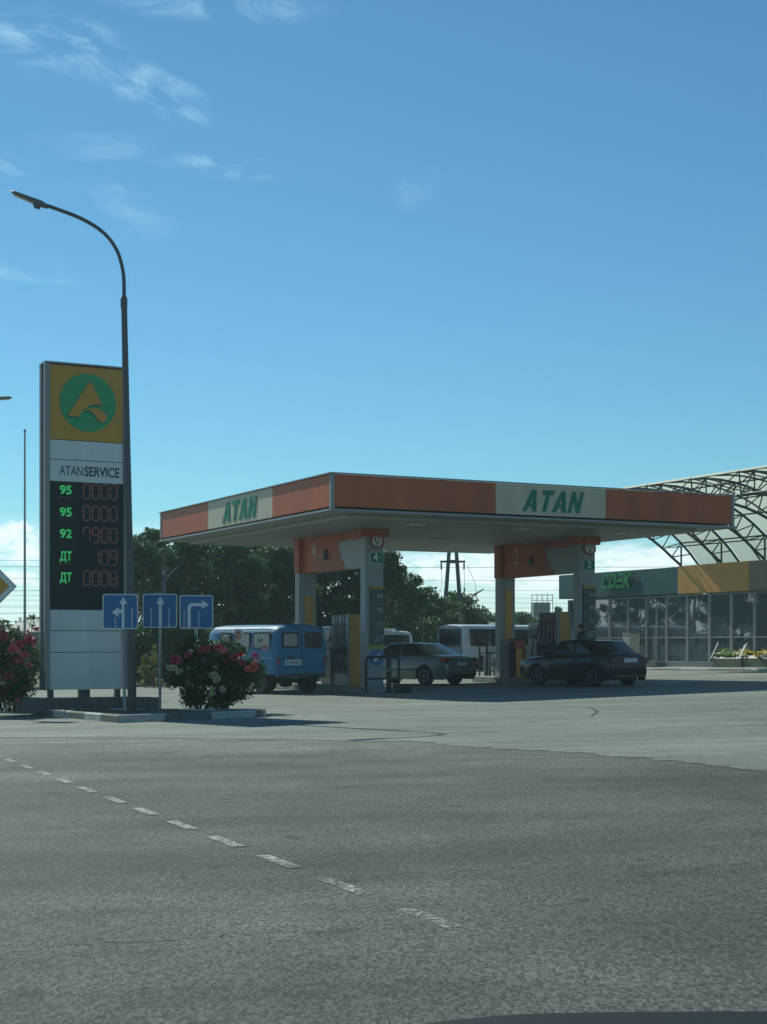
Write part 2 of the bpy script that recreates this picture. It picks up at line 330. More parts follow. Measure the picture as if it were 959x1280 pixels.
BARK = mat('bark', (.10, .08, .06), .9, var=.3, vscale=6, bump=.6, bscale=18)
SHOPGLASS = glass_mat('shop_glass', (.62, .72, .71), 1.5, .22, .13)
CARGLASS = glass_mat('car_glass', (.35, .42, .42), 1.5, .03)

# ------------------------------------------------------------------ ground and roads (each sheet some mm above the one below)
def sheet(name, pts, dz, m, sub=None):
    bm = bmesh.new()
    vs = [bm.verts.new((x, y, 0)) for x, y in pts]; bm.faces.new(vs)
    for cut in (-25, 25):
        bmesh.ops.bisect_plane(bm, geom=bm.verts[:] + bm.edges[:] + bm.faces[:], plane_co=(cut, 0, 0), plane_no=(1, 0, 0))
    for v in bm.verts: v.co.z = gz(v.co.x) + dz
    bmesh.ops.recalc_face_normals(bm, faces=bm.faces[:])
    me = bpy.data.meshes.new(name); bm.to_mesh(me); bm.free(); me.materials.append(m)
    for p in me.polygons:
        if p.normal.z < 0: p.flip()
    o = bpy.data.objects.new(name, me); COL.objects.link(o); return struct(o)
sheet('ground', [(-3000, -300), (3000, -300), (3000, 5000), (-3000, 5000)], -.02, GRASS)
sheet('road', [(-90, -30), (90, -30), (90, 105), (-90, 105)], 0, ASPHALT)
def jag(pts, n=14, amp=.10):
    out = []
    for (a, b), (c, d) in zip(pts, pts[1:]):
        for k in range(n):
            t = k / n; out.append((a + (c - a) * t + random.uniform(-amp, amp), b + (d - b) * t + random.uniform(-amp, amp)))
    return out + [pts[-1]]
front = [(-24, 33.), (-12, 27.0), (-5.5, 25.2), (-2.2, 23.6), (.5, 22.0), (1.28, 20.5), (2.35, 19.2), (3.34, 17.4), (3.95, 15.8), (6, 12.5), (12, 8), (24, 3)]
sheet('forecourt', jag(front) + [(24, 102), (-24, 102)], .005, FORECOURT)
# dashed lane line
p0 = Vector((-4.95, 20.2)); p1 = Vector((.62, 6.9)); dd = (p1 - p0).normalized(); nn = Vector((-dd.y, dd.x))
dash = MB(); k = -2
while True:
    s0 = k * 1.19; k += 1
    if s0 > (p1 - p0).length - .30: break
    L0 = .66; q = p0 + dd * s0; e = q + dd * L0; w = .047
    cs = []
    n = 9
    for i in range(n + 1): c = q + dd * (L0 * i / n) + nn * (w + random.uniform(-.004, .004)); cs.append((c.x, c.y, gz(c.x) + .006))
    for i in range(n, -1, -1): c = q + dd * (L0 * i / n) - nn * (w + random.uniform(-.004, .004)); cs.append((c.x, c.y, gz(c.x) + .006))
    dash.add(cs, [tuple(range(len(cs)))])
o = dash.build('lane_line', PAINT); struct(o)
for p in o.data.polygons:
    if p.normal.z < 0: p.flip()
# asphalt cracks and patch seams: thin dark bitumen strips lying on the surface
BITUMEN = mat('bitumen', (.03, .03, .03), .7, var=.2)
def seam(name, pts, w, dz=.0075):
    m = MB(); pp = []
    for (a, b), (c, d) in zip(pts, pts[1:]):
        for i in range(10): t = i / 10; pp.append(Vector((a + (c - a) * t + random.uniform(-.03, .03), b + (d - b) * t + random.uniform(-.03, .03))))
    pp.append(Vector(pts[-1])); l = []; r = []
    for i, p in enumerate(pp):
        d = (pp[min(i + 1, len(pp) - 1)] - pp[max(i - 1, 0)]).normalized(); n = Vector((-d.y, d.x)) * w * random.uniform(.4, 1.3)
        l.append((p.x + n.x, p.y + n.y, gz(p.x) + dz)); r.append((p.x - n.x, p.y - n.y, gz(p.x) + dz))
    k = len(pp); m.add(l + r, [(i, k + i, k + i + 1, i + 1) for i in range(k - 1)])
    return struct(m.build(name, BITUMEN))
def gpt(px, py):
    Y = 40.
    for _ in range(12): Y = (EYE - gz((px - HX) / FPX * Y)) * FPX / (py - HY)
    return ((px - HX) / FPX * Y, Y)
seam('road_crack', [gpt(0, 1192), gpt(90, 1180), gpt(205, 1176), gpt(290, 1168), gpt(400, 1165)], .005)
seam('road_crack', [gpt(800, 1096), gpt(880, 1085), gpt(1000, 1072)], .006)
seam('road_crack', [gpt(690, 883), gpt(735, 884), gpt(748, 890), gpt(738, 897)], .03)
seam('road_crack', [gpt(640, 905), gpt(700, 899), gpt(735, 897)], .015)
seam('road_crack', [gpt(880, 905), gpt(930, 908), gpt(985, 905)], .02)

# kerbed islands
def kerb_island(name, pts, top_m, h, kw=.16, closed=True, seg=1.0, mats=(KERBW, KERBD), skip=0, lbl=None):
    """Painted kerb stones (one mesh, alternate blocks) round a soil bed."""
    m = MB(); n = len(pts); P = [Vector(p) for p in pts]; cen = sum(P, Vector((0, 0))) / n; ti = 0
    area = sum(P[i].x * P[(i + 1) % n].y - P[(i + 1) % n].x * P[i].y for i in range(n)); sg = 1 if area > 0 else -1
    nrm = []
    for i in range(n):
        a, b, c = P[i - 1], P[i], P[(i + 1) % n]; d1 = (b - a).normalized(); d2 = (c - b).normalized()
        n1 = Vector((-d1.y, d1.x)) * sg; n2 = Vector((-d2.y, d2.x)) * sg; q = (n1 + n2).normalized(); nrm.append(q / max(.5, q.dot(n1)))
    inner = [P[i] + nrm[i] * kw for i in range(n)]
    for i in range(n if closed else n - 1):
        a, b, ia, ib = P[i], P[(i + 1) % n], inner[i], inner[(i + 1) % n]; L_ = (b - a).length; k = max(1, round(L_ / seg))
        for j in range(k):
            t0 = j / k + .006 / L_; t1 = (j + 1) / k - .006 / L_; q = [a.lerp(b, t0), a.lerp(b, t1), ia.lerp(ib, t1), ia.lerp(ib, t0)]
            ins = [(-nrm[i] if False else nrm[i]) * .018] * 2
            vs = [(p.x, p.y, gz(p.x) - .01) for p in q] + [(p.x, p.y, gz(p.x) + h - .02) for p in q[:2]]
            tp = [q[0] + nrm[i] * .02, q[1] + nrm[i] * .02, q[2], q[3]]
            vs += [(p.x, p.y, gz(p.x) + h) for p in tp]
            m.m = ti % 2; ti += 1
            m.add(vs, [(0, 1, 5, 4), (4, 5, 7, 6), (6, 7, 8, 9), (2, 3, 9, 8), (1, 2, 8, 7, 5), (3, 0, 4, 6, 9)])
    kb = struct(m.build(name + '_kerb', list(mats)))
    t = MB(); t.add([(p.x, p.y, gz(p.x) + h - .03) for p in inner], [tuple(range(n))]); bed = t.build(name, top_m); struct(bed)
    for p in bed.data.polygons:
        if p.normal.z < 0: p.flip()
    return kb
ie = gpt(325, 897); ic = gpt(148, 904); il = gpt(0, 890)
IS = [(-11.5, 36.5), il, ic]
for k in range(5):                                           # rounded nose of the island
    a = R(-52 + 26 * k); IS.append((ie[0] - .35 + .45 * math.cos(a), ie[1] + .32 + .45 * math.sin(a)))
IS += [(-4.2, 32.3), (-7.5, 34.5), (-11, 38)]
kerb_island('planting_bed', IS, SOIL, .15, seg=1.05)
VG = [(-24, 53), (-9.4, 58), (-4.8, 62), (-2.4, 68), (-2., 82), (2, 91), (6, 97), (6, 101), (-24, 101)]
kerb_island('verge', VG, GRASS, .12, seg=2.2, mats=(CONC, CONC))

# ------------------------------------------------------------------ canopy
LU, LV, ZB, ZT = 13.6, 14.0, 5.0, 6.0
cz = 0.0
can = thing('petrol_station_canopy', 'flat orange and cream canopy on two pairs of grey columns over the pumps', 'canopy', (C0.x, C0.y, 0), CA)
MB().box((LU / 2, LV / 2, (ZB + ZT) / 2 + .05), (LU - .3, LV - .3, ZT - ZB - .25)).build('roof_deck', DKTRIM, can)
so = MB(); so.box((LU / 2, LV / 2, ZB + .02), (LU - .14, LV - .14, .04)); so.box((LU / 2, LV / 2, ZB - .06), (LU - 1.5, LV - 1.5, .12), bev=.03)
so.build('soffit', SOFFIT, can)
def fascia(side, a, b, m, label):
    t = .07; z = (ZB + ZT) / 2 + .045; h = ZT - ZB - .13; g = .008; q = MB()
    if side == 'front': q.box(((a + b) / 2, 0, z), (b - a - g, t, h), bev=.008)
    if side == 'back': q.box(((a + b) / 2, LV, z), (b - a - g, t, h), bev=.008)
    if side == 'left': q.box((0, (a + b) / 2, z), (t, b - a - g, h), bev=.008)
    if side == 'right': q.box((LU, (a + b) / 2, z), (t, b - a - g, h), bev=.008)
    o = q.build('fascia_panel', m, can); o['label'] = label
    return o
fascia('front', .05, 5.09, ORANGE, 'orange fascia panel left of the lettering on the long front'); pf = fascia('front', 5.09, 8.87, CREAM, 'cream fascia panel with green lettering on the long front'); fascia('front', 8.87, LU - .05, ORANGE, 'orange fascia panel at the right end of the front')
fascia('left', .05, 4.01, ORANGE, 'orange fascia panel by the near corner'); pl = fascia('left', 4.01, 9.35, CREAM, 'cream fascia panel with green lettering on the left side'); fascia('left', 9.35, LV - .05, ORANGE, 'orange fascia panel at the far left end')
fascia('back', .05, LU - .05, ORANGE, 'orange rear fascia panel'); fascia('right', .05, LV - .05, ORANGE, 'orange right fascia panel')
tr = MB()
for z, h, p in ((ZB + .02, .06, .05), (ZT + .005, .03, .045)):
    tr.box((LU / 2, -p / 2 - .01, z), (LU + .16, .11, h)); tr.box((LU / 2, LV + p / 2 + .01, z), (LU + .16, .11, h)); tr.box((-p / 2 - .01, LV / 2, z), (.11, LV - .04, h)); tr.box((LU + p / 2 + .01, LV / 2, z), (.11, LV - .04, h))
tr.build('edge_trim', SILVER, can)
for u, v in ((0, 0), (LU, 0), (0, LV), (LU, LV)): MB().box((u, v, (ZB + ZT) / 2 + .02), (.105, .105, ZT - ZB - .07), bev=.01).build('corner_trim', SILVER, can)
# italic station name in heavy capitals, each letter one outline
def glyph(ch):
    w = .235
    if ch == 'A':   # outline with the counter cut through the crossbar by a hairline
        return [(0, 0), (.25, 0), (.315, .2), (.61, .2), (.675, 0), (.925, 0), (.60, 1), (.325, 1)], [(.365, .36), (.4625, .70), (.56, .36)], .93
    if ch == 'T': return [(.27, 0), (.51, 0), (.51, .79), (.78, .79), (.78, 1), (0, 1), (0, .79), (.27, .79)], None, .78
    if ch == 'N': return [(0, 0), (.225, 0), (.225, .62), (.58, 0), (.80, 0), (.80, 1), (.575, 1), (.575, .38), (.22, 1), (0, 1)], None, .80
    if ch == 'C': return [(.16, 0), (.78, 0), (.78, .23), (.24, .23), (.24, .77), (.78, .77), (.78, 1), (.16, 1), (0, .84), (0, .16)], None, .78
    if ch == 'D': return [(0, 0), (.62, 0), (.84, .22), (.84, .78), (.62, 1), (0, 1), (0, .77), (.50, .77), (.60, .66), (.60, .34), (.50, .23), (.24, .23), (.24, .62), (0, .62)], None, .84
    if ch == 'K': return [(0, 0), (.24, 0), (.24, .38), (.58, 0), (.88, 0), (.46, .5), (.88, 1), (.58, 1), (.24, .62), (.24, 1), (0, 1)], None, .86
def letters(word, h, width, O, X, Nn, m, parent, shear=.28, t=.02, gap=.13, name='letter'):
    X = Vector(X).normalized(); Z = Vector((0, 0, 1)); tot = sum((glyph(c)[2] if c != 'E' else .74) for c in word) + gap * (len(word) - 1)
    sx = (width - shear * h) / tot; x = -width / 2; objs = []
    for c in word:
        polys = []
        if c == 'E': polys = [[(0, 0), (.74, 0), (.74, .22), (0, .22)], [(0, .39), (.74, .39), (.74, .61), (0, .61)], [(0, .78), (.74, .78), (.74, 1), (0, 1)]]; w = .74; hole = None
        else: a, hole, w = glyph(c); polys = [a]
        q = MB()
        tf = lambda p: (x + p[0] * sx + shear * h * p[1], (p[1] - .5) * h)
        for pl_ in polys:
            if hole:   # stitch outline and counter as quads: left leg, right leg, crossbar, apex
                o_, hh = pl_, hole
                parts = [[o_[0], o_[1], o_[2], hh[0], hh[1], o_[7]], [o_[2], o_[3], hh[2], hh[0]], [o_[3], o_[4], o_[5], o_[6], hh[1], hh[2]], [o_[7], hh[1], o_[6]]]
                vs = []; fs = []; O_ = Vector(O); loop = [tf(p) for p in o_]; n = len(loop)
                for pp in parts:
                    b = len(vs); vs += [O_ + X * tf(p)[0] + Z * tf(p)[1] + Vector(Nn) * t for p in pp]; fs.append(tuple(range(b, b + len(pp))))
                for lp in (o_, hh):
                    b = len(vs); k = len(lp)
                    for p in lp: vs.append(O_ + X * tf(p)[0] + Z * tf(p)[1] + Vector(Nn) * t)
                    for p in lp: vs.append(O_ + X * tf(p)[0] + Z * tf(p)[1])
                    fs += [(b + i, b + (i + 1) % k, b + k + (i + 1) % k, b + k + i) for i in range(k)]
                q.add(vs, fs)
            else: q.plate([tf(p) for p in pl_], t, O, X, Z)
        objs.append(q.build(name, m, parent)); x += (w + gap) * sx
    return objs
letters('ATAN', .62, 2.12, (7.03, -.037, 5.53), (1, 0, 0), (0, -1, 0), GREEN, pf)
letters('ATAN', .62, 2.85, (-.037, 6.6, 5.53), (0, -1, 0), (-1, 0, 0), GREEN, pl)
LAMPG = mat('lamp_lens', (.55, .56, .55), .3)
for u in (3.4, 7.0, 10.6):
    for v in (1.6, 6.8, 12.0):
        MB().box((u, v, ZB - .14), (.42, .42, .05), bev=.015).build('soffit_lamp', LAMPG, can)
CW, CD = .62, .34
COLS = [(3.28, 4.17), (3.28, 9.06), (10.98, 4.17), (10.98, 9.06)]
for u, v in COLS:
    g = gz(cuv(u, v).x)
    c = MB().box((u, v, (g + ZB - .12) / 2), (CW, CD, ZB - .12 - g), bev=.025).build('column', GREY, can)
    MB().box((u, v, g + .20), (CW + .03, CD + .03, .12), bev=.01).build('column_base', GREY, c)
for bu, num in ((3.28, '4'), (10.98, '2')):
    bz0, bz1 = 3.74, ZB - .122; v0, v1 = 4.17 + CD / 2 + .003, 9.06 + CD / 2 + .02; th = .36
    # grey front piece with a curved edge, orange rear piece, thin orange head over the columns
    arc = [(v0 + 1.55 + .55 * math.sin(PI * .5 * (k / 8)) - .28, bz0 + .002 + (bz1 - bz0 - .26) * k / 8) for k in range(9)]
    q = MB(); q.plate([(v0, bz0)] + arc + [(v0, bz1 - .26)], th, (bu - th / 2, 0, 0), (0, 1, 0), (0, 0, 1)); q.build('portal_beam', GREY, can)['label'] = 'grey beam front with curved edge'
    q = MB(); q.plate([(v1, bz0 - .004), (v1, bz1)] + [(v0 - .52, bz1), (v0 - .52, bz1 - .24), (v0 - .02, bz1 - .256)] + [(a + .004, b) for a, b in reversed(arc)], th + .02, (bu - th / 2 - .01, 0, 0), (0, 1, 0), (0, 0, 1))
    ob = q.build('portal_beam', ORANGE, can); ob['label'] = 'orange portal beam painted with the bay number'
    q = MB(); q.box((bu, 9.06, (bz0 + bz1) / 2), (CW + .04, CD + .05, bz1 - bz0 - .01)); q.build('column_wrap', ORANGE, can)
    q = MB(); q.box((bu, 4.17, bz1 - .12), (CW + .34, CD + .12, .235)); q.build('column_head', ORANGE, can)
    PALE = mat('pale_number_paint', (.62, .45, .33), .5)
    text('bay_number', num, .78, facing((bu - th / 2 - .012, 8.0, 4.42), (0, -1, 0), (-1, 0, 0)), PALE, ob, ext=.002, sx=.8)
    q = MB(); q.box((bu - th / 2 - .07, 7.0, 4.18), (.10, .18, .16), bev=.02); q.box((bu - th / 2 - .06, 7.0, 4.34), (.06, .08, .2)); q.box((bu - th / 2 - .125, 7.0, 4.18), (.012, .12, .1)); q.build('beam_lamp', DKTRIM, can)

# pump islands
for u, lbl in ((3.28, 'low concrete pump island under the bay 4 columns'), (10.98, 'low concrete pump island under the bay 2 columns')):
    m = MB(); n = 20; pts = []
    for k in range(n): a = PI + PI * k / (n - 1); pts.append((.62 * math.cos(a), -3.4 + .62 * math.sin(a) + .62))
    for k in range(n): a = PI * k / (n - 1); pts.append((.62 * math.cos(a), 4.2 + .62 * math.sin(a) - .62))
    c = cuv(u, 6.6); g = gz(c.x)
    m.plate(pts, .17, (0, 0, -.02), (1, 0, 0), (0, 1, 0))
    o = tag(m.build('pump_island', CONC), lbl, 'kerb island', 'pump islands'); o.location = (c.x, c.y, g); o.rotation_euler = (0, 0, CA)
HOSEM = mat('hose_black', (.02, .02, .02), .5); CABM = mat('cabinet_grey', (.30, .31, .30), .45, var=.08)
SCREEN = mat('pump_screen', (.03, .035, .035), .2)
def pump(u, lbl, hose_cols):
    c = cuv(u, 6.0); g = gz(c.x) + .15
    t = thing('fuel_dispenser', lbl, 'fuel pump', (c.x, c.y, g), CA, 'fuel pumps')
    # local: x across the island, y along it; yellow end panel faces the road
    MB().box((0, -.06, 1.10), (.36, 1.10, 2.20), bev=.02).build('cabinet', CABM, t)
    MB().box((0, -.68, 1.11), (.40, .06, 2.22), bev=.012).build('end_panel', YELLOW, t)
    e = MB(); e.box((-.225, -.67, 1.11), (.05, .10, 2.24)); e.box((.225, -.67, 1.11), (.05, .10, 2.24)); e.build('end_trim', SILVER, t)
    for s in (-1, 1):
        for k in range(5):
            y = -.50 + k * .235
            MB().box((s * .20, y, 1.72), (.05, .17, .95), bev=.01).build('hose_panel', hose_cols[k % len(hose_cols)], t)
            n = MB(); n.tube([(s * .23, y, 1.22), (s * .29, y, 1.10), (s * .27, y, .98)], [.03, .035, .022], 6); n.box((s * .25, y, 1.02), (.07, .05, .16), bev=.01); n.build('nozzle', BLACK, t)
            h = MB(); h.tube([(s * .24, y + .03, 1.95)] + [(s * (.24 + .10 * math.sin(PI * q / 8)), y + .03, 1.9 - 1.45 * q / 8) for q in range(1, 9)] + [(s * .26, y - .03, .38), (s * .27, y - .05, .9)], .018, 6); h.build('hose', HOSEM, t)
    b = MB().box((0, .92, .55), (.50, .74, 1.10), bev=.02).build('base_cabinet', CABM, t)
    MB().box((0, .92, .28), (.515, .6, .42)).build('base_panel', YELLOW, b)
    MB().box((0, .92, 1.46), (.38, .66, .66), bev=.03).build('head', CABM, t)
    for s in (-1, 1): MB().box((s * .195, .92, 1.50), (.02, .5, .34)).build('screen', SCREEN, t)
    MB().box((0, .92, 1.83), (.44, .72, .07), bev=.015).build('head_cap', WHITE, t)
    h = MB(); h.tube([(-.20, .62, 1.6), (-.34, .66, 1.35), (-.40, .72, .8), (-.36, .8, .35), (-.30, .86, .45), (-.27, .88, .95)], .018, 6); h.build('hose', HOSEM, t)
    return t
PANG = mat('grey_hose_panel', (.22, .23, .24), .4); PANP = mat('dark_violet_panel', (.07, .06, .10), .4); PANR = mat('brown_red_panel', (.20, .06, .05), .4)
pump(3.28, 'tall grey fuel pump with yellow end panel beside the blue van', [PANG, PANP])
pump(10.98, 'tall fuel pump with brown red hose panels and yellow end behind the black car', [PANR, PANP, PANR])

# signs on the columns
for (u, num, wd) in ((3.28, '4', 'bay 4 column'), (10.98, '2', 'bay 2 column')):
    f = 4.17 - CD / 2 - .06
    c = cuv(u + .06, f); 
    t = thing('height_limit_sign', 'round red rimmed height limit sign on the ' + wd, 'road sign', (c.x, c.y, 4.52), CA, 'height limit signs')
    q = MB(); q.lathe((0, 0, 0), [(.235, -.012), (.235, .0), (.05, .0)][::-1], 32, 'y'); q.box((0, .03, 0), (.1, .06, .1)); q.build('sign_plate', SIGNW, t)
    ring = MB(); vs = []; n = 36
    for k in range(n):
        a = 2 * PI * k / n
        for r, y in ((.235, -.014), (.235, -.018), (.165, -.018), (.165, -.014)): vs.append((r * math.cos(a), y, r * math.sin(a)))
    ring.add(vs, [(4 * k + i, 4 * k + (i + 1) % 4, 4 * ((k + 1) % n) + (i + 1) % 4, 4 * ((k + 1) % n) + i) for k in range(n) for i in range(4)]); ring.build('rim', mat('dark_red_rim', (.25, .03, .03), .4), t)
    text('lettering', '4,5', .20, facing((0, -.015, .035), (1, 0, 0), (0, -1, 0)), INK, t, off=.004, ext=.003); text('lettering', 'м', .15, facing((0, -.015, -.08), (1, 0, 0), (0, -1, 0)), INK, t, off=.004, ext=.003)
    tri = MB(); tri.plate([(-.03, .155), (.03, .155), (0, .115)], .003, (0, -.014, 0), (1, 0, 0), (0, 0, 1)); tri.plate([(-.03, -.155), (0, -.12), (.03, -.155)], .003, (0, -.014, 0), (1, 0, 0), (0, 0, 1)); tri.build('arrow_mark', INK, t)
    c = cuv(u + .06, 4.17 - CD / 2 - .02)
    t = thing('bay_number_sign', 'small green plate reading %s under the height limit sign' % num, 'sign', (c.x, c.y, 4.02 if num == '4' else 3.98), CA, 'bay number signs')
    MB().box((0, 0, 0), (.44, .03, .34), bev=.006).build('sign_plate', SIGNW, t); MB().box((0, -.017, 0), (.41, .008, .31)).build('sign_face', GREEN, t)
    text('lettering', num, .32, facing((-.04 if num == '4' else 0, -.024, 0), (1, 0, 0), (0, -1, 0)), SIGNW, t, off=.006, ext=.003)
    if num == '4': text('lettering', 'E', .24, facing((.14, -.024, 0), (1, 0, 0), (0, -1, 0)), mat('pale_green', (.12, .38, .24), .4), t, ext=.003)
    c = cuv(u + .07, 4.17 - CD / 2 - .03)
    t = thing('fuel_grade_board', 'tall dark green fuel grade board on the ' + wd, 'sign', (c.x, c.y, gz(c.x) + 2.2), CA, 'fuel grade boards')
    MB().box((0, 0, .04), (.47, .05, 1.66), bev=.006).build('board', mat('dark_teal_board', (.008, .045, .05), .35), t)
    for bz, bh in ((.93, .10), (-.86, .12)): MB().box((0, -.002, bz), (.47, .06, bh)).build('band', mat('ochre_band', (.34, .26, .05), .5), t)
    q = MB()
    for k in range(3): q.box((0, -.027, .46 - .42 * k), (.45, .006, .012))
    q.build('divider', mat('board_line', (.05, .12, .12), .5), t)
    for k, s in enumerate(('95', '95', '92', 'ДТ')):
        text('lettering', s, .21, facing((.09, -.026, .66 - .42 * k), (1, 0, 0), (0, -1, 0)), mat('dim_letter', (.30, .34, .34), .5) if k != 2 else mat('olive_letter', (.25, .3, .06), .5), t, off=.004, ext=.003)
for u, v, zz, hh, lbl in ((3.28, 9.06, 2.55, 1.05, 'narrow yellow notice strip on the rear column behind the blue van'), (10.98, 9.06, 2.35, 1.75, 'tall yellow notice strip on the rear column above the red cabinet')):
    c = cuv(u + .04, v - CD / 2 - .012); t = thing('notice_strip', lbl, 'sign', (c.x, c.y, gz(c.x) + zz), CA, 'yellow notice strips'); MB().box((0, 0, 0), (.30, .02, hh), bev=.004).build('board', YELLOW, t)
    q = MB()
    for k in range(3): q.box((0, -.011, -hh / 2 + hh * (k + 1) / 4), (.30, .004, .012))
    q.build('divider', DKTRIM, t)
c = cuv(3.34, 4.17 - CD / 2 - .02)
t = thing('arrow_sign', 'round blue sign with white arrow low on the bay 4 column', 'road sign', (c.x, c.y, 1.02), CA)
q = MB(); q.lathe((0, 0, 0), [(.24, .0), (.24, -.02)], 32, 'y'); q.build('sign_plate', BLUE, t)
q = MB(); ar = [(-.03, .15), (.03, .15), (.03, -.02), (.10, -.02), (0, -.16), (-.10, -.02), (-.03, -.02)]; ca, sa = math.cos(R(-40)), math.sin(R(-40))
q.plate([(a * ca - b * sa, a * sa + b * ca) for a, b in ar], .004, (0, -.0205, 0), (1, 0, 0), (0, 0, 1)); q.build('arrow', SIGNW, t)
# guard hoop, bollard and block before bay 4
c = cuv(3.05, 3.25); g = gz(c.x)
t = thing('guard_rail', 'black tube guard rail before the bay 4 column', 'barrier', (c.x, c.y, g), CA)
MB().tube([(-.42, 0, 0), (-.42, 0, .98), (-.36, 0, 1.04), (.60, 0, 1.04), (.66, 0, .98), (.66, 0, 0)], .04, 8).build('hoop', BLACK, t); MB().tube([(-.42, 0, .40), (.66, 0, .40)], .03, 8).build('cross_bar', BLACK, t)
c = at(486, 858, 44.6); g = gz(c.x)
t = thing('bollard', 'thick black bollard at the tip of the bay 4 island', 'bollard', (c.x, c.y, g)); MB().lathe((0, 0, 0), [(.12, 0), (.12, .04), (.075, .05), (.075, 1.0), (.06, 1.06), (.02, 1.08)], 16).build('post', BLACK, t); MB().lathe((0, 0, 0), [(.079, .62), (.079, .74)], 16).build('reflective_band', CONCD, t)
c = at(503, 866, 44.4)
tag(MB().box((0, 0, .13), (.52, .4, .26), bev=.03).build('kerb_block', BLACK), 'low black rubber block on the ground beside the silver car', 'block').location = (c.x, c.y, gz(c.x))
# gas bottle cage, red fire cabinet, yellow sand box on the bay 2 island
c = at(616, 848, 57.5); t = thing('bottle_cage', 'black barred cage beside the white minibus', 'cage', (c.x, c.y, gz(c.x)), CA)
q = MB()
for x in (-.42, .42):
    for y in (-.25, .25): q.box((x, y, .75), (.05, .05, 1.5))
for z in (.06, 1.0, 1.47):
    for y in (-.25, .25): q.box((0, y, z), (.79, .04, .05))
    for x in (-.42, .42): q.box((x, 0, z), (.04, .45, .05))
q.build('frame', BLACK, t)
q = MB()
for k in range(7): q.tube([(-.36 + k * .12, -.25, .05), (-.36 + k * .12, -.25, 1.45)], .012, 6)
q.build('bars', DKSTEEL, t)
for x in (-.22, .2):
    MB().lathe((x, 0, 0), [(.12, .04), (.15, .1), (.15, .85), (.10, 1.0), (.04, 1.05), (.04, 1.15)], 14).build('gas_bottle', CABM, t)
MB().box((0, 0, .02), (.9, .56, .03)).build('base_plate', DKSTEEL, t)
c = cuv(10.98, 8.28); t = thing('fire_cabinet', 'red fire cabinet with black side between column and yellow box', 'cabinet', (c.x, c.y, gz(c.x) + .15), CA)
MB().box((0, 0, .66), (.42, .40, 1.3), bev=.02).build('body', RED, t); MB().box((-.222, 0, .66), (.02, .36, 1.2)).build('side_panel', BLACK, t); MB().box((0, 0, 1.335), (.46, .44, .05), bev=.01).build('lid', BLACK, t); MB().box((.12, -.21, .7), (.03, .03, .16)).build('handle', SILVER, t)
c = cuv(11.0, 7.72); t = thing('sand_box', 'yellow fire sand box with red lid before the pump', 'box', (c.x, c.y, gz(c.x) + .15), CA)
MB().box((0, 0, .50), (.56, .42, 1.0), bev=.015).build('body', YELLOW, t); MB().box((0, 0, 1.03), (.60, .46, .07), bev=.015).build('lid', RED, t); MB().box((0, -.235, .96), (.12, .03, .05)).build('latch', BLACK, t)
# ------------------------------------------------------------------ price sign
tl = Vector((-6.63, 30.35)); TW = 1.61; ZG = (gz(-6.9) + .10 - EYE * (1 - 1.118)) / 1.118
KS = 1.118                                                   # the sign's size and distance, scaled together from the first estimate
tot = thing('price_sign', 'tall white fuel price sign with yellow top and round green emblem', 'price sign', (tl.x * KS, tl.y * KS, EYE * (1 - KS)), CA); tot.scale = (KS,) * 3
TOP, BOT = 6.98, .50
def zz(py, y0=30.4): return EYE + (HY - py) / FPX * y0
core = MB(); core.box((TW / 2, .24, (TOP + BOT) / 2), (TW - .10, .30, TOP - BOT - .02)); core.build('core', DKTRIM, tot)
for x in (-.0, TW):
    MB().box((x, .06, (TOP + BOT) / 2), (.10, .12, TOP - BOT), bev=.02).build('edge_profile', SILVER, tot); MB().box((x, .40, (TOP + BOT) / 2), (.10, .12, TOP - BOT), bev=.02).build('edge_profile', SILVER, tot)
MB().box((TW / 2, .23, TOP + .012), (TW + .10, .46, .03)).build('top_cap', SILVER, tot)
def panel(z1, z0, m, name='panel', lab=None, y=.075, t=.05):
    o = MB().box((TW / 2, y, (z0 + z1) / 2), (TW - .105, t, z1 - z0 - .012), bev=.006).build(name, m, tot)
    if lab: o['label'] = lab
    return o
zs = [6.96, 5.47, 5.08, 4.64, 2.10, 1.68, 1.25, .51]
py_ = panel(zs[0], zs[1], YELLOW, lab='yellow top panel with round green emblem'); panel(zs[1], zs[2], WHITE); pn = panel(zs[2], zs[3], WHITE, lab='white panel with dark lettering')
pb = panel(zs[3], zs[4], LED, 'price_board'); panel(zs[4], zs[5], WHITE); panel(zs[5], zs[6], WHITE); panel(zs[6], zs[7], WHITE)
panel2 = MB().box((TW / 2, .40, (TOP + BOT) / 2), (TW - .105, .05, TOP - BOT - .03)).build('back_panel', WHITE, tot)
yf = .048
cx, czz = TW * .515, (6.96 + 5.47) / 2 + .02; Rr = .575
q = MB(); q.plate(circ(Rr, 48), .02, (cx, yf, czz), (1, 0, 0), (0, 0, 1)); em = q.build('emblem', LOGOG, py_)
q = MB()
for k in range(17):
    z = -.50 + k * .0625; w = math.sqrt(max(.0, (Rr - .03) ** 2 - z * z)); q.box((cx, yf - .0215, czz + z), (2 * w, .004, .014))
q.build('emblem', mat('emblem_ribs', (.004, .20, .085), .4), py_)
def lg(p): return ((p[0] - 530) / 168 * Rr * 1.02, -(p[1] - 305) / 168 * Rr * 1.0)
A_ = [(530, 190), (537, 181), (546, 181), (552, 190), (612, 314), (585, 312), (556, 316), (530, 327), (508, 343), (488, 364), (474, 388), (416, 389), (412, 380)]
B_ = [(512, 350), (530, 341), (556, 333), (588, 335), (612, 345), (632, 362), (640, 380), (636, 398), (624, 411), (608, 414), (592, 406), (576, 384), (560, 362), (540, 352)]
q = MB()
for P_ in (A_, B_): q.plate([(a - .016, b - .018) for a, b in map(lg, P_)], .002, (cx, yf - .0235, czz), (1, 0, 0), (0, 0, 1))
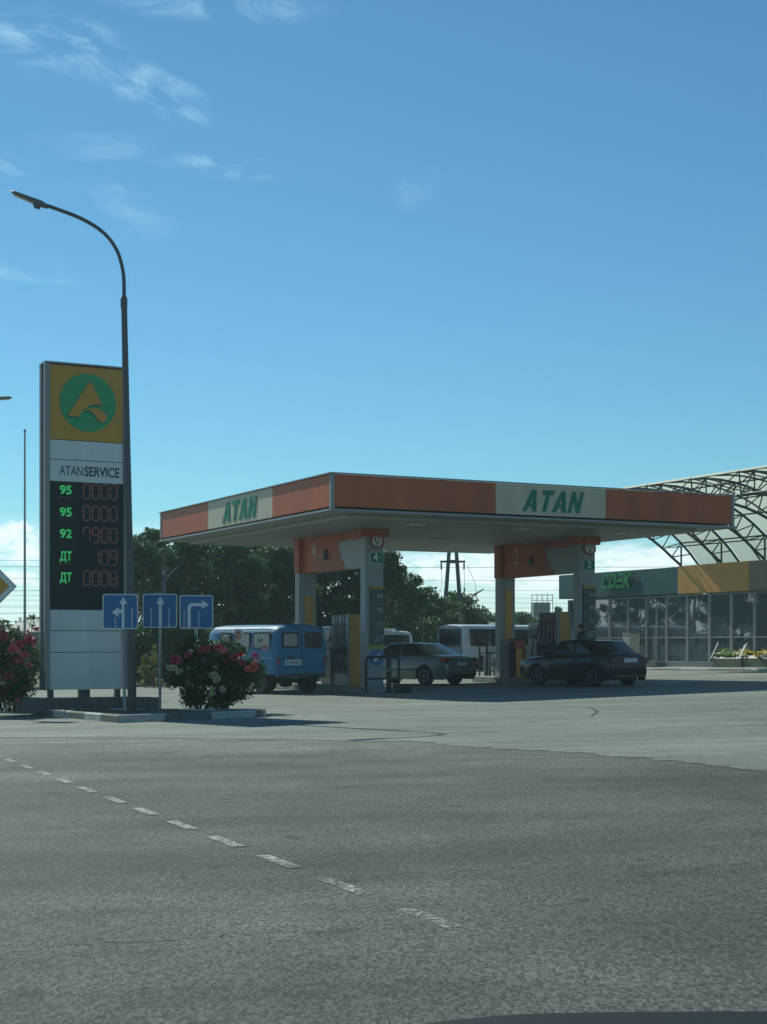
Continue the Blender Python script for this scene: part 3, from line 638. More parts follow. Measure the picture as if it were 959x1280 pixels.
q.build('emblem', mat('emblem_shade', (.003, .06, .035), .5), py_)  # dark offset copy: a drop shadow painted behind the emblem figures
q = MB()
for P_ in (A_, B_): q.plate([lg(p) for p in P_], .012, (cx, yf - .024, czz), (1, 0, 0), (0, 0, 1))
q.build('emblem', YELLOW, py_)
text('lettering', 'ATAN', .27, facing((.25, yf - .001, 4.855), (1, 0, 0), (0, -1, 0)), INK, pn, align='LEFT', ext=.003, fit=.475)
text('lettering', 'SERVICE', .265, facing((.755, yf - .001, 4.855), (1, 0, 0), (0, -1, 0)), INK, pn, align='LEFT', ext=.003, off=.007, fit=.72)
SEG = {'0': 'abcdef', '1': 'bc', '7': 'abcf', '9': 'abcdfg', '8': 'abcdefg', '.': ''}
rows = [(4.47, '95', '00.00', 1), (4.03, '95', '00.00', 0), (3.60, '92', '79.00', 0), (3.15, 'ДТ', '109', 1), (2.73, 'ДТ', '00.08', 0)]
for z, lab, pr, small in rows:
    text('grade_lettering', lab, .24, facing((.38, yf - .001, z), (1, 0, 0), (0, -1, 0)), LEDG, pb, off=.006, ext=.003, fit=.24)
    if small:
        q = MB()
        for k in range(6): q.box((.26 + k * .04, yf - .002, z - .135), (.022, .006, .016 if k % 2 else .024))
        q.build('grade_mark', LEDR2, pb)
    q = MB(); x = 1.46; w, h, t = .13, .29, .021
    for chx in reversed(pr):
        if chx == '.': q.box((x + .03, yf - .001, z - h / 2 + .01), (.02, .008, .02)); continue
        x -= .185
        cxx = x + w / 2 + .02
        for s in SEG[chx]:
            if s in 'adg': q.box((cxx, yf - .001, z + {'a': h / 2, 'd': -h / 2, 'g': 0}[s]), (w - t * 1.4, .008, t))
            else: q.box((cxx + (w / 2 if s in 'bc' else -w / 2), yf - .001, z + (h / 4 if s in 'bf' else -h / 4)), (t, .008, h / 2 - t * 1.4))
    q.build('price_digits', LEDR, pb)
q = MB()
for z in (3.32, 3.27, 2.14): q.lathe((.085, yf - .004, z), [(.012, 0), (.008, -.01)], 8, 'y')
q.build('screw', SILVER, tot)
for x in (.12, .80, TW - .12): MB().box((x, .24, (BOT + ZG) / 2), (.10 if x != .80 else .22, .12, BOT - ZG)).build('leg', DKSTEEL, tot)
tag(MB().box((0, 0, .0), (2.9, .9, .32), bev=.02).build('sign_plinth', CONCD), 'long dark concrete plinth under the fuel price sign', 'plinth'); o = bpy.data.objects['sign_plinth']; o.rotation_euler.z = CA
c = (tl + CU * .78 + CV * .2) * KS; o.location = (c.x, c.y, gz(c.x) + .10 + .11)
tag(MB().box((0, 0, .0), (.42, .40, .28), bev=.02).build('concrete_block', CONCD), 'small dark concrete block right of the lamp pole', 'block'); o = bpy.data.objects['concrete_block']
c = at(184, 884, 34.0); o.location = (c.x, c.y, gz(c.x) + .10 + .12); o.rotation_euler.z = CA

# ------------------------------------------------------------------ street lamps
def street_lamp(base, pts, head_dir, head_c, r0, r1, label, arm_r=.045):
    t = thing('street_lamp', label, 'street lamp', base)
    b = Vector(base)
    MB().tube([Vector((0, 0, -.03)), pts[0] - b], [r0, r1], 14).build('pole', DKSTEEL, t, True)
    cp = [pts[0] - b + Vector((0, 0, -.12))] + [p - b for p in pts[1:]]; ep = [cp[0]] + cp + [cp[-1]]; sm = []
    for i in range(1, len(ep) - 2):                           # smooth curve through the measured points
        for k in range(5):
            u = k / 5; a_, b_, c_, d_ = ep[i - 1:i + 3]; sm.append(.5 * (2 * b_ + (c_ - a_) * u + (2 * a_ - 5 * b_ + 4 * c_ - d_) * u ** 2 + (3 * b_ - a_ - 3 * c_ + d_) * u ** 3))
    MB().tube(sm + [cp[-1]], arm_r, 10).build('arm', DKSTEEL, t, True)
    c = MB(); c.lathe(pts[0] - b, [(r1 + .012, -.22), (r1 + .012, -.02), (arm_r + .008, .03)], 14); c.build('collar', DKSTEEL, t)
    d = head_dir.normalized(); side = d.cross(Vector((0, 0, 1))).normalized(); upv = side.cross(d)
    M = Matrix.Identity(4)
    for i in range(3): M[i][0] = d[i]; M[i][1] = -side[i]; M[i][2] = upv[i]; M[i][3] = (head_c - b)[i]
    h = MB(); h.M = M
    prof = [(-.38, .05, .05), (-.30, .09, .075), (-.2, .11, .09), (-.02, .12, .075), (.2, .125, .06), (.36, .115, .05), (.44, .075, .035), (.47, .02, .015)]
    n = 12; vs = []
    for x, w, hh in prof:
        for k in range(n): a = 2 * PI * k / n; vs.append((x, w * math.cos(a), hh * math.sin(a) if math.sin(a) > 0 else hh * .55 * math.sin(a)))
    fs = [(i * n + k, i * n + (k + 1) % n, (i + 1) * n + (k + 1) % n, (i + 1) * n + k) for i in range(len(prof) - 1) for k in range(n)] + [tuple(range(n)), tuple((len(prof) - 1) * n + k for k in range(n - 1, -1, -1))]
    h.add(vs, fs); hd = h.build('lamp_head', mat('lamp_grey', (.12, .125, .12), .5, var=.1), t, True)
    g = MB(); g.M = M; g.box((.15, 0, -.035), (.48, .17, .03), bev=.012); g.build('lens', mat('lamp_glass', (.30, .29, .22), .25), hd)
    g = MB(); g.M = M; g.lathe((-.16, 0, -.09), [(.05, -.02), (.08, .0), (.08, .05)], 12); g.build('gear_box', DKSTEEL, hd)
    return t
Y0 = 32.6
bx = at(165.5, 880, Y0); base = (bx.x, Y0, gz(bx.x) + .10)
arcp = [at(155, 372, Y0), at(155, 352, Y0), at(153, 335, Y0), at(147.5, 316, Y0), at(138, 300, Y0), at(126, 288, Y0), at(110, 277.5, Y0), at(92, 269, Y0), at(62, 258, Y0), at(52, 255, Y0)]
lm = street_lamp(base, arcp, at(16, 241, Y0) - at(62, 261, Y0), at(39, 250.5, Y0), .095, .062, 'tall dark street lamp with curved arm beside the price sign', .04)
Yb = 50.
bx = at(-70, 840, Yb); b2 = (bx.x, Yb, gz(bx.x))
street_lamp(b2, [at(-70, 560, Yb), at(-69, 530, Yb), at(-60, 512, Yb), at(-40, 503, Yb), at(-14, 499, Yb)], Vector((1, 0, .05)), at(-3, 498, Yb), .10, .06, 'second street lamp whose head just enters the left edge')
o = thing('flag_pole', 'thin bare steel pole left of the price sign', 'pole', (at(31, 0, 62).x, 62, gz(-14)))
MB().tube([(0, 0, 0), (0, 0, 5.2), (0, 0, 10.3)], [.06, .047, .035], 10).build('pole', STEEL, o, True); MB().lathe((0, 0, 10.3), [(.05, 0), (.06, .05), (.02, .1)], 10).build('finial', DKSTEEL, o)

# ------------------------------------------------------------------ lane signs
def lane_sign(px, py, label, marks, Y, lean=0., pole_px=None):
    c = at(px, py, Y); g = gz(c.x) + .10; pp = at(pole_px or px, py, Y)
    t = thing('lane_sign', label, 'road sign', (pp.x, Y, g), 0, 'lane direction signs')
    t.rotation_euler.z = R(8)
    dx = c.x - pp.x; z = c.z - g; w = .735
    MB().tube([(lean, .05, -.03), (0, .05, z + .25)], .032, 12).build('pole', STEEL, t, True)
    MB().plate(rrect(w, w, .05), .012, (dx, 0.006, z), (1, 0, 0), (0, 0, 1)).build('sign_plate', SIGNW, t)
    MB().plate(rrect(w - .045, w - .045, .035), .004, (dx, -.0062, z), (1, 0, 0), (0, 0, 1)).build('sign_face', BLUE, t)
    q = MB()
    for P_ in marks: q.plate([(a * w, b * w) for a, b in P_], .004, (dx, -.0105, z), (1, 0, 0), (0, 0, 1))
    q.build('symbol', SIGNW, t)
    q = MB(); q.box((dx * .5, .03, z + .18), (abs(dx) + .1, .03, .04)); q.box((dx * .5, .03, z - .18), (abs(dx) + .1, .03, .04)); q.build('clamp', STEEL, t)
def dashes(x, y0, y1, n): 
    s = (y1 - y0) / n; return [[(x - .014, y0 + s * k), (x + .014, y0 + s * k), (x + .014, y0 + s * k + s * .7), (x - .014, y0 + s * k + s * .7)] for k in range(n)]
up = [(.04, -.46), (.115, -.46), (.115, .22), (.195, .22), (.08, .42), (-.035, .22), (.04, .22)]
left = [(.039, .06), (.039, -.04), (-.05, -.055), (-.05, -.15), (-.245, -.025), (-.05, .125), (-.05, .06)]
lane_sign(150.5, 764.5, 'blue lane sign with straight and left arrows, leftmost of three', [up, left] + dashes(-.14, -.45, -.16, 3) + dashes(.33, -.45, .12, 5), 32.3, .10)
up2 = [(-.035, -.46), (.055, -.46), (.055, .20), (.135, .20), (.01, .42), (-.115, .20), (-.035, .20)]
lane_sign(200, 763.5, 'blue lane sign with one straight arrow, middle of three', [up2] + dashes(-.25, -.45, .10, 5) + dashes(.26, -.45, .10, 5), 33.2)
rt = [(-.26, -.46), (-.17, -.46), (-.17, .10), (-.155, .15), (-.11, .175), (.16, .175), (.16, .09), (.37, .22), (.16, .35), (.16, .265), (-.13, .265), (-.19, .25), (-.24, .20), (-.26, .14)]
lane_sign(245.5, 765, 'blue lane sign with right turn arrow, rightmost of three', [rt] + dashes(-.36, -.45, .06, 5) + dashes(.07, -.45, .06, 5), 33.8)
c = at(-8, 733, 33); t = thing('priority_road_sign', 'yellow diamond road sign with white border at the left edge', 'road sign', (c.x, 33, gz(c.x)))
hd = .50; z = c.z - gz(c.x); D = lambda r: [(r, 0), (0, r), (-r, 0), (0, -r)]
MB().tube([(0, .06, 0), (0, .06, z + .3)], .035, 12).build('pole', STEEL, t, True); MB().plate(D(hd), .012, (0, .006, z), (1, 0, 0), (0, 0, 1)).build('sign_plate', mat('sign_edge', (.12, .13, .13), .5), t)
MB().plate(D(hd - .02), .004, (0, -.0062, z), (1, 0, 0), (0, 0, 1)).build('border', SIGNW, t); MB().plate(D(hd - .16), .004, (0, -.0105, z), (1, 0, 0), (0, 0, 1)).build('sign_face', YELLOW, t)

# ------------------------------------------------------------------ foliage
def leaf_mesh(name, cen, rad, n, size, m, flat=.75, seed=0, up=.0, aspect=.6):
    """n small folded leaf quads in clumps: centres cen (k,3), clump radii rad (k,)."""
    g = np.random.default_rng(seed); k = len(cen); w = rad ** 2; idx = g.choice(k, n, p=w / w.sum())
    d = g.normal(size=(n, 3)); d /= np.linalg.norm(d, axis=1, keepdims=True); rr = rad[idx] * (g.random(n) ** .45)
    p = cen[idx] + d * rr[:, None] * np.array([1, 1, flat])
    nr = d * .6 + g.normal(size=(n, 3)) * .7; nr[:, 2] += up; nr /= np.linalg.norm(nr, axis=1, keepdims=True)
    a = np.cross(nr, g.normal(size=(n, 3))); a /= np.linalg.norm(a, axis=1, keepdims=True); b = np.cross(nr, a)
    s = size * g.uniform(.6, 1.35, n)[:, None]
    v = np.stack([p - a * s, p + b * s * aspect * .7 - nr * s * .12, p + a * s, p - b * s * aspect * .7 - nr * s * .12], 1).reshape(-1, 3)
    f = np.arange(4 * n).reshape(n, 4)
    me = bpy.data.meshes.new(name); me.vertices.add(4 * n); me.vertices.foreach_set('co', v.ravel()); me.loops.add(4 * n); me.loops.foreach_set('vertex_index', f.ravel().astype(np.int32))
    me.polygons.add(n); me.polygons.foreach_set('loop_start', np.arange(0, 4 * n, 4, dtype=np.int32)); me.polygons.foreach_set('loop_total', np.full(n, 4, np.int32)); me.update()
    sh = np.clip(g.normal(.4, .25, k)[idx] + g.normal(0, .18, n), 0, 1)
    at_ = me.attributes.new('shade', 'FLOAT', 'FACE'); at_.data.foreach_set('value', sh.astype(np.float32)); me.materials.append(m); me.validate()
    return me
def tree_protos(kind, seed, H, Rc, z0, n, leaf, m, nclump=46):
    g = np.random.default_rng(seed); cen = []; rad = []
    for i in range(nclump):
        t = g.random() ** .8; z = z0 + (H - z0) * t; prof = math.sin(PI * min(1, (.10 + .90 * t)) ** .85) ** .55 if kind == 'round' else (1 - t * .8)
        a = g.uniform(0, 2 * PI); r = Rc * prof * g.uniform(.35, 1.02); cen.append((r * math.cos(a), r * math.sin(a), z)); rad.append(g.uniform(.16, .36) * Rc)
    cen = np.array(cen); rad = np.array(rad); cen[:, 2] = np.minimum(cen[:, 2], H - rad * .5)
    me = leaf_mesh('crown', cen, rad, n, leaf, m, seed=seed)
    q = MB(); q.tube([(0, 0, -.05), (.04, .03, z0 + .4), (.0, .08, (H + z0) / 2), (.05, 0, H * .85)], [.045 * Rc + .09, .04 * Rc + .06, .05, .015], 9)
    for i in range(0, nclump, 4):
        c = cen[i]; q.tube([(0, .03, max(.5, c[2] * .55)), (c[0] * .5, c[1] * .5, c[2] * .8), tuple(c)], [.06, .035, .012], 6)
    return me, q
PRO = []
for kind, sd, H, Rc, z0, n, lf, m in (('round', 11, 6.3, 2.3, .9, 11000, .115, TREELEAF), ('round', 12, 6.0, 2.0, .8, 9500, .115, TREELEAF), ('round', 13, 6.6, 2.2, .7, 10500, .12, TREELEAF), ('round', 14, 4.4, 2.3, .5, 8500, .12, TREELEAF2)):
    me, q = tree_protos(kind, sd, H, Rc, z0, n, lf, m); o = q.build('trunk', BARK, None, True); tm = o.data; bpy.data.objects.remove(o); PRO.append((me, tm, H))
def tree(px, topy, Y, pi, label, group, wide=1., cat='tree'):
    c = at(px, topy, Y); g = gz(c.x) + (.1 if Y > 58 else 0); me, tm, H = PRO[pi]; s = (c.z - g) / H
    t = thing('leafy_tree', label, cat, (c.x, Y, g), random.uniform(0, 6.28), group); t.scale = (s * wide, s * wide, s)
    for nm, dt in (('crown', me), ('trunk', tm)):
        o = bpy.data.objects.new(nm, dt); COL.objects.link(o); o.parent = t
lab = 'dark leafy tree in the dense row behind the canopy and blue van'; grp = 'dense row of dark trees behind the canopy'
for i, (px, ty, Y, pi, wd) in enumerate([(172, 676, 64, 1, .9), (192, 664, 68, 0, .85), (226, 674, 66, 2, .9), (258, 672, 70, 1, 1.), (290, 678, 67, 0, .95), (318, 674, 72, 2, 1.), (345, 680, 69, 1, 1.), (372, 684, 73, 0, 1.), (402, 676, 75, 2, 1.), (432, 690, 76, 1, 1.05), (205, 684, 76, 1, 1.1), (300, 690, 80, 0, 1.1)]):
    tree(px, ty, Y, pi, lab, grp, wd)
tree(482, 690, 80, 2, 'tall dark tree right of the bay 4 column', None, .95)
tree(505, 716, 84, 1, 'dark tree stepping down beside the tallest tree', None, 1.)
tree(534, 736, 88, 3, 'lighter low bushy tree left of the twin leg pylon', None, 1.1); tree(566, 742, 94, 3, 'low bushy tree at the foot of the twin leg pylon', None, 1.1)
tree(466, 742, 85, 3, 'low bushy tree behind the bay 4 fuel grade board', None, 1.)
# dark hedge shrubs under the row
def shrub_mesh(seed, w, h, n, lf, m):
    g = np.random.default_rng(seed); k = 26; cen = np.stack([g.uniform(-.5, .5, k) * w, g.uniform(-.35, .35, k) * w, g.uniform(.12, .85, k) * h], 1); rad = g.uniform(.14, .28, k) * min(w, h); return leaf_mesh('foliage', cen, rad, n, lf, m, seed=seed)
HS = [shrub_mesh(31, 2.4, 2.2, 4200, .10, TREELEAF), shrub_mesh(32, 2.6, 2.0, 4200, .10, TREELEAF)]
def stems(w, h, n, seed):
    g = random.Random(seed); q = MB()
    for i in range(n): a = g.uniform(0, 6.28); r = g.uniform(.1, .5) * w; q.tube([(g.uniform(-.1, .1), g.uniform(-.1, .1), -.03), (r * .5 * math.cos(a), r * .5 * math.sin(a), h * .4), (r * math.cos(a), r * math.sin(a), h * .85)], [.022, .016, .006], 5)
    return q
hst = stems(1.6, 1.9, 8, 3).build('stem', BARK); hsm = hst.data; bpy.data.objects.remove(hst)
for i, (px, Y) in enumerate([(176, 61), (196, 61.5), (222, 62), (250, 63), (278, 64), (306, 65.5), (334, 67), (362, 70), (392, 73), (420, 76), (448, 96), (476, 97), (505, 97), (540, 99)]):
    c = at(px, 800, Y); t = thing('hedge_shrub', 'dark green hedge shrub under the row of trees', 'shrub', (c.x, Y, gz(c.x) + .1), random.uniform(-.5, .5), 'hedge shrubs under the trees')
    s = random.uniform(.9, 1.2); t.scale = (s, s, s * random.uniform(.9, 1.2))
    for nm, dt in (('foliage', HS[i % 2]), ('stem', hsm)):
        o = bpy.data.objects.new(nm, dt); COL.objects.link(o); o.parent = t
for px, hgt, lbl in ((181, 1.15, 'small golden conifer behind the middle lane sign, shorter of two'), (192.5, 1.45, 'slim golden conifer behind the middle lane sign, taller of two')):
    Y = 57.; c = at(px, 0, Y); g = np.random.default_rng(int(px)); k = 26; t_ = g.random(k); a = g.uniform(0, 6.28, k)
    cen = np.stack([.24 * (1 - t_) * np.cos(a), .24 * (1 - t_) * np.sin(a), .1 + t_ * hgt], 1); t = thing('conifer', lbl, 'shrub', (c.x, Y, gz(c.x)))
    o = bpy.data.objects.new('foliage', leaf_mesh('foliage', cen, .10 + .1 * (1 - t_), 900, .05, CONIFER, seed=5)); COL.objects.link(o); o.parent = t
    MB().tube([(0, 0, -.02), (0, 0, hgt * .9)], [.03, .008], 6).build('trunk', BARK, t)
# rose bushes
def bloom_mesh(m, seed, r=.065):
    g = random.Random(seed); q = MB()
    for ring, (n, rad, tilt, sz) in enumerate(((4, .018, 75, .036), (6, .032, 55, .05), (8, .048, 28, .06))):
        for k in range(n):
            a = 2 * PI * k / n + ring * .5 + g.uniform(-.2, .2); tt = R(tilt + g.uniform(-12, 12)); ca, sa = math.cos(a), math.sin(a); s = sz * g.uniform(.85, 1.15)
            P_ = [(-.35, 0), (.35, 0), (.55, .55), (.25, 1), (-.25, 1), (-.55, .55)]
            vs = []
            for x, y in P_:
                bend = math.sin(y * 1.3) * .25 * s; rr = rad * .5 + y * s * math.cos(tt); hh = y * s * math.sin(tt) - bend * (1 if ring == 2 else -.3); vs.append((rr * ca - x * s * sa, rr * sa + x * s * ca, hh))
            q.add([tuple(c_ * r / .065 for c_ in v) for v in vs], [tuple(range(6))])
    o = q.build('rose_bloom', m); me = o.data; bpy.data.objects.remove(o); return me
PINK = mat('pink_petal', (.62, .09, .17), .6, var=.2, vscale=30); DPINK = mat('deep_pink_petal', (.46, .035, .08), .6, var=.2, vscale=30); CORAL = mat('coral_petal', (.72, .14, .09), .6, var=.2, vscale=30)
PALEY = mat('pale_yellow_petal', (.62, .60, .30), .6, var=.15, vscale=30); PALEP = mat('pale_pink_petal', (.66, .42, .38), .6, var=.15, vscale=30)
BL = {'p': bloom_mesh(PINK, 1), 'd': bloom_mesh(DPINK, 2), 'c': bloom_mesh(CORAL, 3), 'y': bloom_mesh(PALEY, 4), 'w': bloom_mesh(PALEP, 5)}
def rose_bush(label, px, Y, w, h, seed, n, blooms, dens=40, base_w=.35, zlo=.25, depth=.8):
    c = at(px, 0, Y); g0 = gz(c.x) + .10; t = thing('rose_bush', label, 'bush', (c.x, Y, g0))
    g = np.random.default_rng(seed); cen = []; rad = []
    for i in range(dens):
        z = g.uniform(zlo, 1) ** .8; wd = (base_w + (1 - base_w) * min(1, z * 1.9)) * (1 if z < .75 else 1 - (z - .75) * 1.9); a = g.uniform(0, 2 * PI); r = math.sqrt(g.random())
        cen.append((.5 * w * wd * r * math.cos(a), .5 * w * depth * wd * r * math.sin(a), z * h * .93)); rad.append(g.uniform(.10, .19) * min(w, h))
    # thin shoots standing out of the mass
    for i in range(24):
        a = g.uniform(0, 2 * PI); cen.append((.56 * w * math.cos(a) * g.uniform(.3, 1), .4 * w * math.sin(a), h * g.uniform(.55, 1.08))); rad.append(g.uniform(.05, .10))
    cen = np.array(cen); rad = np.array(rad)
    o = bpy.data.objects.new('foliage', leaf_mesh('foliage', cen, rad, n, .045, ROSELEAF, seed=seed, flat=1.)); COL.objects.link(o); o.parent = t
    q = MB(); rg = random.Random(seed)
    for i in range(0, len(cen), 2):
        p = cen[i]; b0 = (rg.uniform(-.5, .5) * base_w * w * .6, rg.uniform(-.15, .15), -.03); q.tube([b0, (b0[0] * .6 + p[0] * .45, p[1] * .45, p[2] * .5), tuple(p)], [.013, .010, .004], 5)
    q.build('stem', mat('green_stem', (.06, .07, .03), .7), t)
    for (bx_, by_, kind, s) in blooms:
        p = at(bx_, by_, Y) - Vector((c.x, Y, g0)); xx = p.x / (.5 * w); yy = -math.sqrt(max(.05, 1 - min(1, xx * xx))) * .5 * w * depth * .8
        o = bpy.data.objects.new('rose_bloom', BL[kind]); COL.objects.link(o); o.parent = t; o.location = (p.x, yy + rg.uniform(-.05, .1), p.z)
        o.rotation_euler = (R(rg.uniform(30, 75)), R(rg.uniform(-25, 25)), rg.uniform(-.5, .5)); o.scale = (s * (1.1 if kind in 'yw' else .92),) * 3
    return t
rb = [(222, 823, 'd', 1.5), (229, 826, 'p', 1.3), (238, 818, 'd', 1.1), (242, 815, 'w', .8), (256, 812, 'd', 1.2), (263, 812, 'd', 1.1), (258, 825, 'w', 1.), (276, 810, 'd', 1.4), (283, 813, 'p', 1.2), (285, 824, 'd', 1.2), (296, 822, 'd', 1.3), (303, 819, 'd', 1.3), (305, 829, 'd', 1.1), (301, 792, 'w', 1.3), (300, 797, 'w', .9), (332, 809, 'w', 1.1), (320, 820, 'p', 1.2), (318, 834, 'c', 1.5), (312, 836, 'c', 1.1), (321, 830, 'w', 1.1),
      (216, 835, 'y', 1.1), (221, 835, 'y', .9), (227, 840, 'y', 1.), (243, 838, 'y', 1.1), (248, 836, 'y', .9), (244, 847, 'y', 1.), (239, 851, 'w', .9), (271, 844, 'y', 1.35), (275, 849, 'y', 1.1), (270, 862, 'y', 1.05), (271, 867, 'y', .9), (282, 861, 'w', .95)]
rose_bush('dark rose bush with red, pale yellow and coral blooms beside the blue van', 266, 32.5, 1.95, 1.50, 5, 13000, rb, 64, .5, .10)
g = random.Random(9); lb = []
for i in range(70):
    x = g.uniform(-42, 49); y = g.choice((g.uniform(786, 835), g.uniform(795, 830), g.uniform(830, 875))); lb.append((x, y, g.choice('ppdpdpw'), g.uniform(.6, 1.15)))
lb += [(40, 799, 'p', 1.7), (36, 803, 'p', 1.5), (44, 803, 'd', 1.5), (31, 824, 'p', 1.6), (26, 826, 'd', 1.4), (38, 819, 'p', 1.5), (18, 845, 'p', 1.6), (14, 862, 'd', 1.3), (30, 806, 'd', 1.4), (3, 790, 'p', 1.6), (12, 797, 'd', 1.5), (24, 812, 'p', 1.5)]
rose_bush('tall rose bush full of pink blooms left of the price sign', 2, 34.2, 1.95, 1.95, 8, 12000, lb, 60, .7, .06, .7)
# ------------------------------------------------------------------ vehicles
TYRE = mat('tyre', (.018, .018, .018), .8); RIM = mat('rim_alloy', (.20, .21, .215), .45, .5); RIMD = mat('rim_dark', (.12, .125, .13), .4, .7); UNDER = mat('underbody', (.012, .012, .012), .8)
TAIL = mat('tail_light', (.22, .01, .012), .25); PLATE = mat('number_plate', (.55, .57, .56), .4); HEADL = mat('head_light', (.55, .58, .6), .15)
SEAM = mat('panel_gap', (.01, .01, .01), .7)
def lerp_tab(tab, x):
    if x <= tab[0][0]: return tab[0][1]
    for (a, b), (c, d) in zip(tab, tab[1:]):
        if x <= c: t = (x - a) / (c - a); t = t * t * (3 - 2 * t) * .5 + t * .5; return b + (d - b) * t
    return tab[-1][1]
def wheel(parent, x, y, r, w, s, rimm, spokes=5):
    q = MB(); q.lathe((x, y, r), [(r * .62, -w / 2), (r * .93, -w / 2), (r, -w * .3), (r, w * .3), (r * .93, w / 2), (r * .62, w / 2)], 24, 'y')
    t = q.build('wheel', TYRE, parent, True); q = MB(); yo = y + s * w * .42
    q.lathe((x, yo, r), [(r * .63, -.02), (r * .63, .02), (r * .56, .02), (r * .56, -.02)], 24, 'y')
    for k in range(spokes):
        a = 2 * PI * k / spokes; ca, sa = math.cos(a), math.sin(a)
        p = [(.1, -.10), (.58, -.13), (.58, .13), (.1, .10)]
        pts = [(x + r * (u * ca - v * sa), r + r * (u * sa + v * ca)) for u, v in p]; q.plate(pts if s < 0 else pts[::-1], .02, (0, yo, 0), (1, 0, 0), (0, 0, 1))
    q.lathe((x, yo, r), [(r * .16, -.03), (r * .16, .03)], 12, 'y'); q.build('rim', rimm, t)
    MB().lathe((x, y + s * w * .2, r), [(r * .6, -.02), (r * .6, .02)], 20, 'y').build('brake_disc', UNDER, t)
def quad_patch(C, poly, off, t=.006):
    """polygon given in (s,t) of a bilinear quad C = (bl, br, tr, tl), lifted by off along the outward normal."""
    bl, br, tr, tl = [Vector(c) for c in C]; n = (br - bl).cross(tl - bl).normalized()
    f = lambda s, v: (bl.lerp(br, s)).lerp(tl.lerp(tr, s), v) + n * off
    vs = [f(*p) for p in poly]; k = len(vs); vs2 = [p + n * t for p in vs]
    return vs + vs2, [tuple(range(k - 1, -1, -1)), tuple(range(k, 2 * k))] + [(i, (i + 1) % k, k + (i + 1) % k, k + i) for i in range(k)]
def soft(poly, r=.18):
    out = []; n = len(poly)
    for i in range(n):
        a, b, c = Vector(poly[i - 1]), Vector(poly[i]), Vector(poly[(i + 1) % n])
        for t in (0, .5, 1): p = b.lerp(a, r * (1 - t)).lerp(b.lerp(c, r * t), t); out.append((p.x, p.y))
    return out
def sedan(name, label, loc, rz, L, Wd, H, topt, cab, paint, wx, wr, rimm, sill=.20, glass=None, plate_z=.62, trunk_z=.98, tail=None, roll=0., face=.04, glassm=None):
    t = thing(name, label, 'car', loc, rot=Euler((roll, 0, rz))); glassm = glassm or GLASSD
    hw = Wd / 2; xs = sorted(set([-L / 2 + L * k / 56 for k in range(57)] + [w + wr * 1.14 * math.cos(PI * k / 10) for w in wx for k in range(11)]))
    rings = []
    for x in xs:
        e = abs(x) / (L / 2); pl = 1 - .10 * max(0, (e - .55) / .45) ** 2.2 - .07 * max(0, (e - .93) / .07) ** 2; tz = lerp_tab(topt, x); ez = max(0, (e - .95) / .05)
        tz -= .05 * ez ** 2; zb = sill + .10 * ez
        for w in wx:
            d = abs(x - w)
            if d < wr * 1.14: zb = max(zb, wr + math.sqrt((wr * 1.14) ** 2 - d * d))
        zb = min(zb, tz - .12)
        ring = [(0, tz + .018), (.5 * hw * pl, tz + .012), (.82 * hw * pl, tz - .006), (.93 * hw * pl, tz - .045), (.985 * hw * pl, tz - .13), (hw * pl, max(zb + .05, .62)), (hw * pl, max(zb + .03, .50)), (.985 * hw * pl, max(zb + .015, .34)), (.965 * hw * pl, zb)]
        rings.append([(x, y, z) for y, z in ring])
    q = MB(); n = len(rings[0]); vs = []
    for r in rings: vs += r + [(a, -b, c) for a, b, c in r[1:]]
    m = 2 * n - 1; order = [n + k - 1 for k in range(n - 1, 0, -1)] + list(range(n)); fs = []
    for i in range(len(rings) - 1):
        for k in range(m - 1): a, b = order[k], order[k + 1]; fs.append((i * m + a, i * m + b, (i + 1) * m + b, (i + 1) * m + a))
    fs += [tuple(order[k] for k in range(m)), tuple((len(rings) - 1) * m + order[k] for k in range(m - 1, -1, -1))]
    q.add(vs, fs); body = q.build('body', paint, t, True, 32)
    u = MB(); u.box((0, 0, sill + .16), (L * .90, Wd * .62, .28)); u.box(((wx[0] + wx[1]) / 2, 0, sill + .10), (abs(wx[1] - wx[0]) - 2.35 * wr, Wd * .93, .16)); u.build('underbody', UNDER, t)
    # cabin: belt quad and roof quad
    xr, xrr, xrf, xf, zb, zr, wb, wt = cab
    B = {'rbl': (xr, wb, zb), 'rbr': (xr, -wb, zb), 'fbl': (xf, wb, zb), 'fbr': (xf, -wb, zb), 'rtl': (xrr, wt, zr - .03), 'rtr': (xrr, -wt, zr - .03), 'ftl': (xrf, wt, zr - .03), 'ftr': (xrf, -wt, zr - .03)}
    bm = bmesh.new(); vv = {k: bm.verts.new(p) for k, p in B.items()}
    xm = (xrr + xrf) / 2; ml, mr_ = bm.verts.new((xm, wt + .012, zr)), bm.verts.new((xm, -wt - .012, zr)); bl_, br_ = bm.verts.new((xm, wb + .004, zb)), bm.verts.new((xm, -wb - .004, zb))
    for f in (('rbl', 'rbr', 'rtr', 'rtl'), ('fbr', 'fbl', 'ftl', 'ftr')): bm.faces.new([vv[k] for k in f])
    bm.faces.new([vv['rbl'], vv['rtl'], ml, bl_]); bm.faces.new([bl_, ml, vv['ftl'], vv['fbl']]); bm.faces.new([vv['rtr'], vv['rbr'], br_, mr_]); bm.faces.new([mr_, br_, vv['fbr'], vv['ftr']])
    bm.faces.new([vv['rtl'], vv['rtr'], mr_, ml]); bm.faces.new([ml, mr_, vv['ftr'], vv['ftl']])
    bmesh.ops.recalc_face_normals(bm, faces=bm.faces[:])
    ed = [e for e in bm.edges if len(e.link_faces) == 2 and e.calc_face_angle() > .3]
    bmesh.ops.bevel(bm, geom=ed, offset=.05, segments=3, affect='EDGES', profile=.5)
